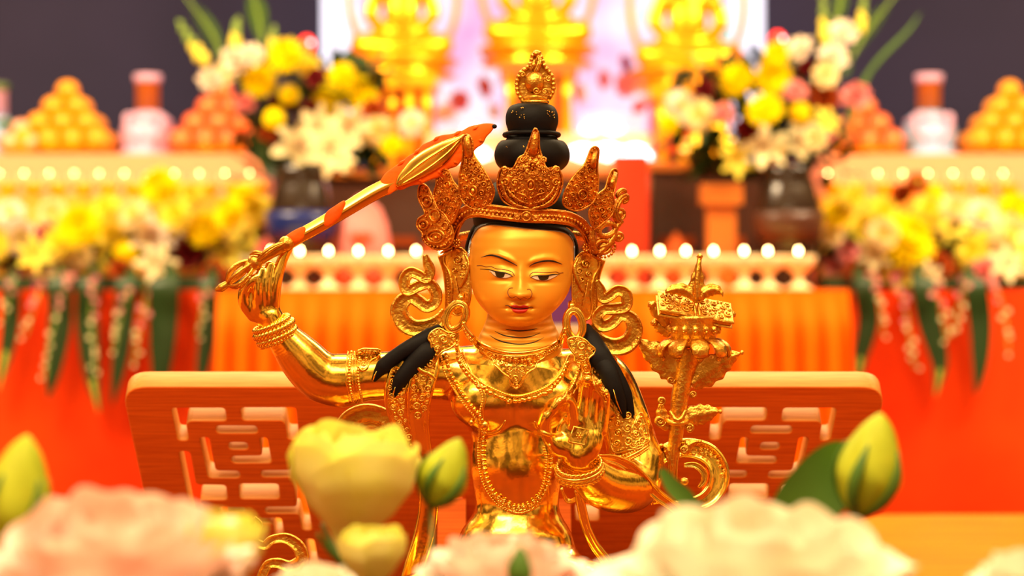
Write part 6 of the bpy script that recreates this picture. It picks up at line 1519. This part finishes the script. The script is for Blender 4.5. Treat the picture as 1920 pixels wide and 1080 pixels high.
# ================================================================== lisianthus in front of the statue
M['lyellow'] = mat('yellow_green_lisianthus', '#fffca0', .55, transl=.15, spec=.2, var='#fafa84', vscale=30)
M['lpink'] = mat('pale_pink_lisianthus', '#fff2e8', .55, transl=.12, spec=.2, var='#fdd4c8', vscale=30)
M['lcream'] = mat('cream_pink_lisianthus', '#fffcee', .55, transl=.12, spec=.2, var='#fff6e4', vscale=30)
M['bud'] = mat('green_bud', '#d0dc3c', .5, transl=.2, spec=.2, var='#a8bc30', vscale=24)
M['sepal'] = mat('green_sepal', '#4f7a26', .5); M['stem2'] = mat('green_stem', '#5a7c34', .5)
M['planter'] = mat('brown_planter', '#5a3018', .5)
PLZ = TABLE_Z+.12
def cup(mb, layers, seed=1):
    r3 = random.Random(seed)
    for (n, off, rp, zp, al, ruf) in layers:
        for i in range(n):
            t0 = 2*PI*(i+off)/n+r3.uniform(-.12, .12); nu, nv_ = 13, 12; V = []; ph = r3.uniform(0, 6.28); tilt = r3.uniform(-.05, .05); rs = r3.uniform(.94, 1.06)
            for j in range(nv_+1):
                v = j/nv_; r = np.interp(v, np.linspace(0, 1, len(rp)), rp)*rs; z = np.interp(v, np.linspace(0, 1, len(zp)), zp)
                for k in range(nu+1):
                    u = -1+2*k/nu; w = al*min(1, .35+1.1*math.sin(PI*min(v*.62+.05, .5)))
                    e = v**3; rr = r*(1+ruf*e*math.sin(5*u+ph)+.05*u*u*e)+.03*i/n
                    zz = z-(.16*u*u*e)*(zp[-1]-zp[0])+ruf*.5*e*math.sin(7*u+ph*2)
                    V.append((rr*math.cos(t0+u*w), rr*math.sin(t0+u*w), zz+tilt*v))
            o = len(V); k_ = nu+1
            V += [(x*.97, y*.97, z+.004) for x, y, z in V]
            F = [(j*k_+k, j*k_+k+1, (j+1)*k_+k+1, (j+1)*k_+k) for j in range(nv_) for k in range(nu)]
            F += [tuple(o+a for a in f[::-1]) for f in F]
            mb.add(V, F)
def lis(px, py, D, R, lean, m, label, kind, seed=1, sep=5, az=0.):
    """bloom whose base sits at the pixel; R in px"""
    s_ = R/FPX*D; b = at(px, py, D); t = thing('lisianthus', label, 'flower', tuple(b)); rot = Matrix.Rotation(az, 3, 'Y') @ Matrix.Rotation(lean, 3, 'X')
    def xf(V): return np.array([np.array(rot @ Vector(v))*s_+b for v in V])
    mb = MB()
    if kind == 'cup':
        cup(mb, [(5, 0, [.06, .30, .68, .96, 1.0], [0, .45, .9, 1.42, 1.95], .85, .05), (4, .4, [.05, .26, .62, .86, .80], [0, .45, 1.0, 1.6, 2.1], .9, .04), (4, .1, [.1, .3, .5, .6, .5], [0, .45, 1.0, 1.6, 2.12], 1., .04), (3, .6, [.05, .15, .25, .3, .2], [0, .5, 1.0, 1.6, 2.05], 1.2, .04)], seed)
    else:
        cup(mb, [(6, 0, [.1, .5, .85, 1.08, 1.2], [0, .25, .5, .72, .78], .72, .06), (6, .5, [.1, .45, .75, .95, 1.02], [0, .3, .62, .9, 1.0], .74, .06), (5, .2, [.1, .4, .62, .78, .8], [0, .35, .7, 1.02, 1.18], .85, .07), (5, .6, [.08, .3, .45, .56, .55], [0, .35, .75, 1.1, 1.28], .9, .07), (4, .1, [.05, .18, .28, .34, .3], [0, .35, .78, 1.12, 1.3], 1.1, .08)], seed)
    mb.build('petals', m, t, xf)
    for i in range(sep):
        mb = MB(); a = 2*PI*i/sep; L = spline([(.08*math.cos(a), .08*math.sin(a), -.1), (.38*math.cos(a), .38*math.sin(a), .18), (.62*math.cos(a), .62*math.sin(a), .5)] if kind == 'cup' else [(.1*math.cos(a), .1*math.sin(a), -.1), (.6*math.cos(a), .6*math.sin(a), .12), (1.*math.cos(a), 1.*math.sin(a), .4)], 5)
        mb.tube(L, [.09, .1, .02], ROUND6, up=np.array([math.cos(a), math.sin(a), .3]), hr=.03); mb.build('sepal', M['sepal'], t, xf)
    stem_(t, b, s_*.06+.0012)
    return t
def stem_(t, b, r, end=None):
    e = np.array([b[0]*.75, min(max(b[1], .95), 1.24)*.5+1.08*.5, PLZ-.05]); mb = MB()
    mb.tube(spline([b+np.array([0, 0, .002]), b*.6+e*.4+np.array([(b[0]-e[0])*.12, 0, 0]), e], 8), r, ROUND); return mb.build('stem', M['stem2'], t)
def bud(px0, py0, px1, py1, D, R, m, label, seed=1, strip=True):
    a, b = at(px0, py0, D), at(px1, py1, D); ax = b-a; H = np.linalg.norm(ax); w = R/FPX*D
    t = thing('flower_bud', label, 'flower bud', tuple(a)); rot = Vector((0, 0, 1)).rotation_difference(Vector(ax)).to_matrix()
    def xf(V): return np.array([np.array(rot @ Vector(v))+a for v in V])
    pr = spline([(.12, 0, 0), (.62, .12, 0), (.95, .3, 0), (1, .45, 0), (.82, .65, 0), (.5, .85, 0), (.2, .96, 0), (.02, 1, 0)], 4); V = []; n = 40; 
    for p in pr:
        for i in range(n):
            th_ = 2*PI*i/n; r = p[0]*w*(1+.10*abs(math.sin(2.5*(th_+2.2*p[1])))-.05); V.append((r*math.cos(th_), r*math.sin(th_), p[1]*H))
    mb = MB(); mb.add(V, [(j*n+i, j*n+(i+1) % n, (j+1)*n+(i+1) % n, (j+1)*n+i) for j in range(len(pr)-1) for i in range(n)]+[tuple(range(n))]); mb.build('bud_petals', m, t, xf)
    for i in range(5):
        th_ = 2*PI*i/5+.3; mb = MB()
        L = spline([(r*w*1.07*math.cos(th_+.4*z), r*w*1.07*math.sin(th_+.4*z), z*H) for r, z in ((.15, 0), (.65, .12), (.98, .3), (1.0, .5), (.8, .68))], 4)
        mb.tube(L, [w*.16, w*.22, w*.2, w*.04], ROUND6, up=np.array([math.cos(th_), math.sin(th_), 0]), hr=w*.05); mb.build('sepal', M['sepal'], t, xf)
    stem_(t, a, w*.09); return t
# planter that holds them
pt = thing('planter', 'long brown planter below the blossoms in front of the statue', 'planter', (0, 1.1, TABLE_Z)); mb = MB()
x0, x1, y0, y1 = -.26, .28, .98, 1.2
V = [(x0, y0), (x1, y0), (x1, y1), (x0, y1)]; w = .008
rings_ = [(0, TABLE_Z+.0005, .02), (0, PLZ, 0), (w, PLZ, 0), (w, PLZ-.03, 0)]
VV = []
for ins, z, tp in rings_:
    k = ins+tp
    VV += [(x0+k, y0+k, z), (x1-k, y0+k, z), (x1-k, y1-k, z), (x0+k, y1-k, z)]
mb.add(VV, [(j*4+i, j*4+(i+1) % 4, (j+1)*4+(i+1) % 4, (j+1)*4+i) for j in range(3) for i in range(4)]+[(0, 3, 2, 1), (12, 13, 14, 15)]); mb.build('planter_body', M['planter'], pt, smooth=False)
lis(655, 1052, 1.25, 118, .12, M['lyellow'], 'yellow green half open lisianthus in front of the raised arm', 'cup', 3, az=.06)
lis(225, 1215, .98, 215, .25, M['lpink'], 'large pale pink lisianthus at the lower left', 'open', 7)
lis(1425, 1275, .98, 250, .2, M['lcream'], 'largest cream pink lisianthus at the lower right', 'open', 12)
lis(945, 1170, 1.12, 128, .15, M['lpink'], 'small pink lisianthus low in front of the statue lap', 'open', 5)
lis(405, 1150, 1.0, 88, .1, M['lyellow'], 'pale yellow lisianthus beside the large pink one', 'cup', 9)
lis(700, 1120, 1.18, 62, .1, M['lyellow'], 'small yellow green bloom under the tall yellow one', 'cup', 4)
lis(1935, 1150, .98, 90, .1, M['lcream'], 'cream bloom cut off at the lower right corner', 'open', 4)
lis(590, 1150, 1.1, 70, .1, M['lcream'], 'pale cream bloom low between the yellow ones', 'open', 6)
bud(808, 950, 862, 822, 1.25, 44, M['bud'], 'green bud right of the tall yellow lisianthus')
bud(5, 1050, 52, 815, 1.08, 66, M['bud'], 'large green bud at the left edge')
bud(1612, 968, 1652, 774, 1.2, 60, M['bud'], 'large green bud at the right with striped sepals')
bud(975, 1110, 975, 1022, 1.05, 22, M['sepal'], 'slim dark green bud in front of the small pink bloom')
def fleaf(pts, D, W_, label):
    L = spline([at(x, y, D) for x, y in pts], 8); n = len(L); mb = MB(); V = []; w = W_/FPX*D/2
    for i in range(n):
        t = i/(n-1); T = L[min(i+1, n-1)]-L[max(i-1, 0)]; T /= np.linalg.norm(T); s_ = np.cross(T, [0, 1, 0]); s_ /= np.linalg.norm(s_); ww = w*math.sin(PI*(.1+.88*t))**.8
        for o in (-1, 0, 1): V.append(L[i]+s_*ww*o+np.array([0, -.3*ww*abs(o), 0]))
    V2 = [v+np.array([0, .0012, 0]) for v in V]; k = len(V); F = [(i*3+j, i*3+j+1, i*3+j+4, i*3+j+3) for i in range(n-1) for j in (0, 1)]
    mb.add(V+V2, F+[tuple(k+a for a in f[::-1]) for f in F]); o = mb.build('leaf', M['sepal'], loc=(0, 0, 0), recalc=False); tag(o, label, 'leaf'); return o
fleaf([(1612, 848), (1590, 868), (1540, 910), (1480, 985), (1430, 1200)], 1.22, 120, 'broad green leaf left of the large right bud')
fleaf([(1240, 880), (1262, 912), (1290, 940), (1340, 1010), (1360, 1200)], 1.3, 34, 'thin green leaf crossing the round scarf curl')
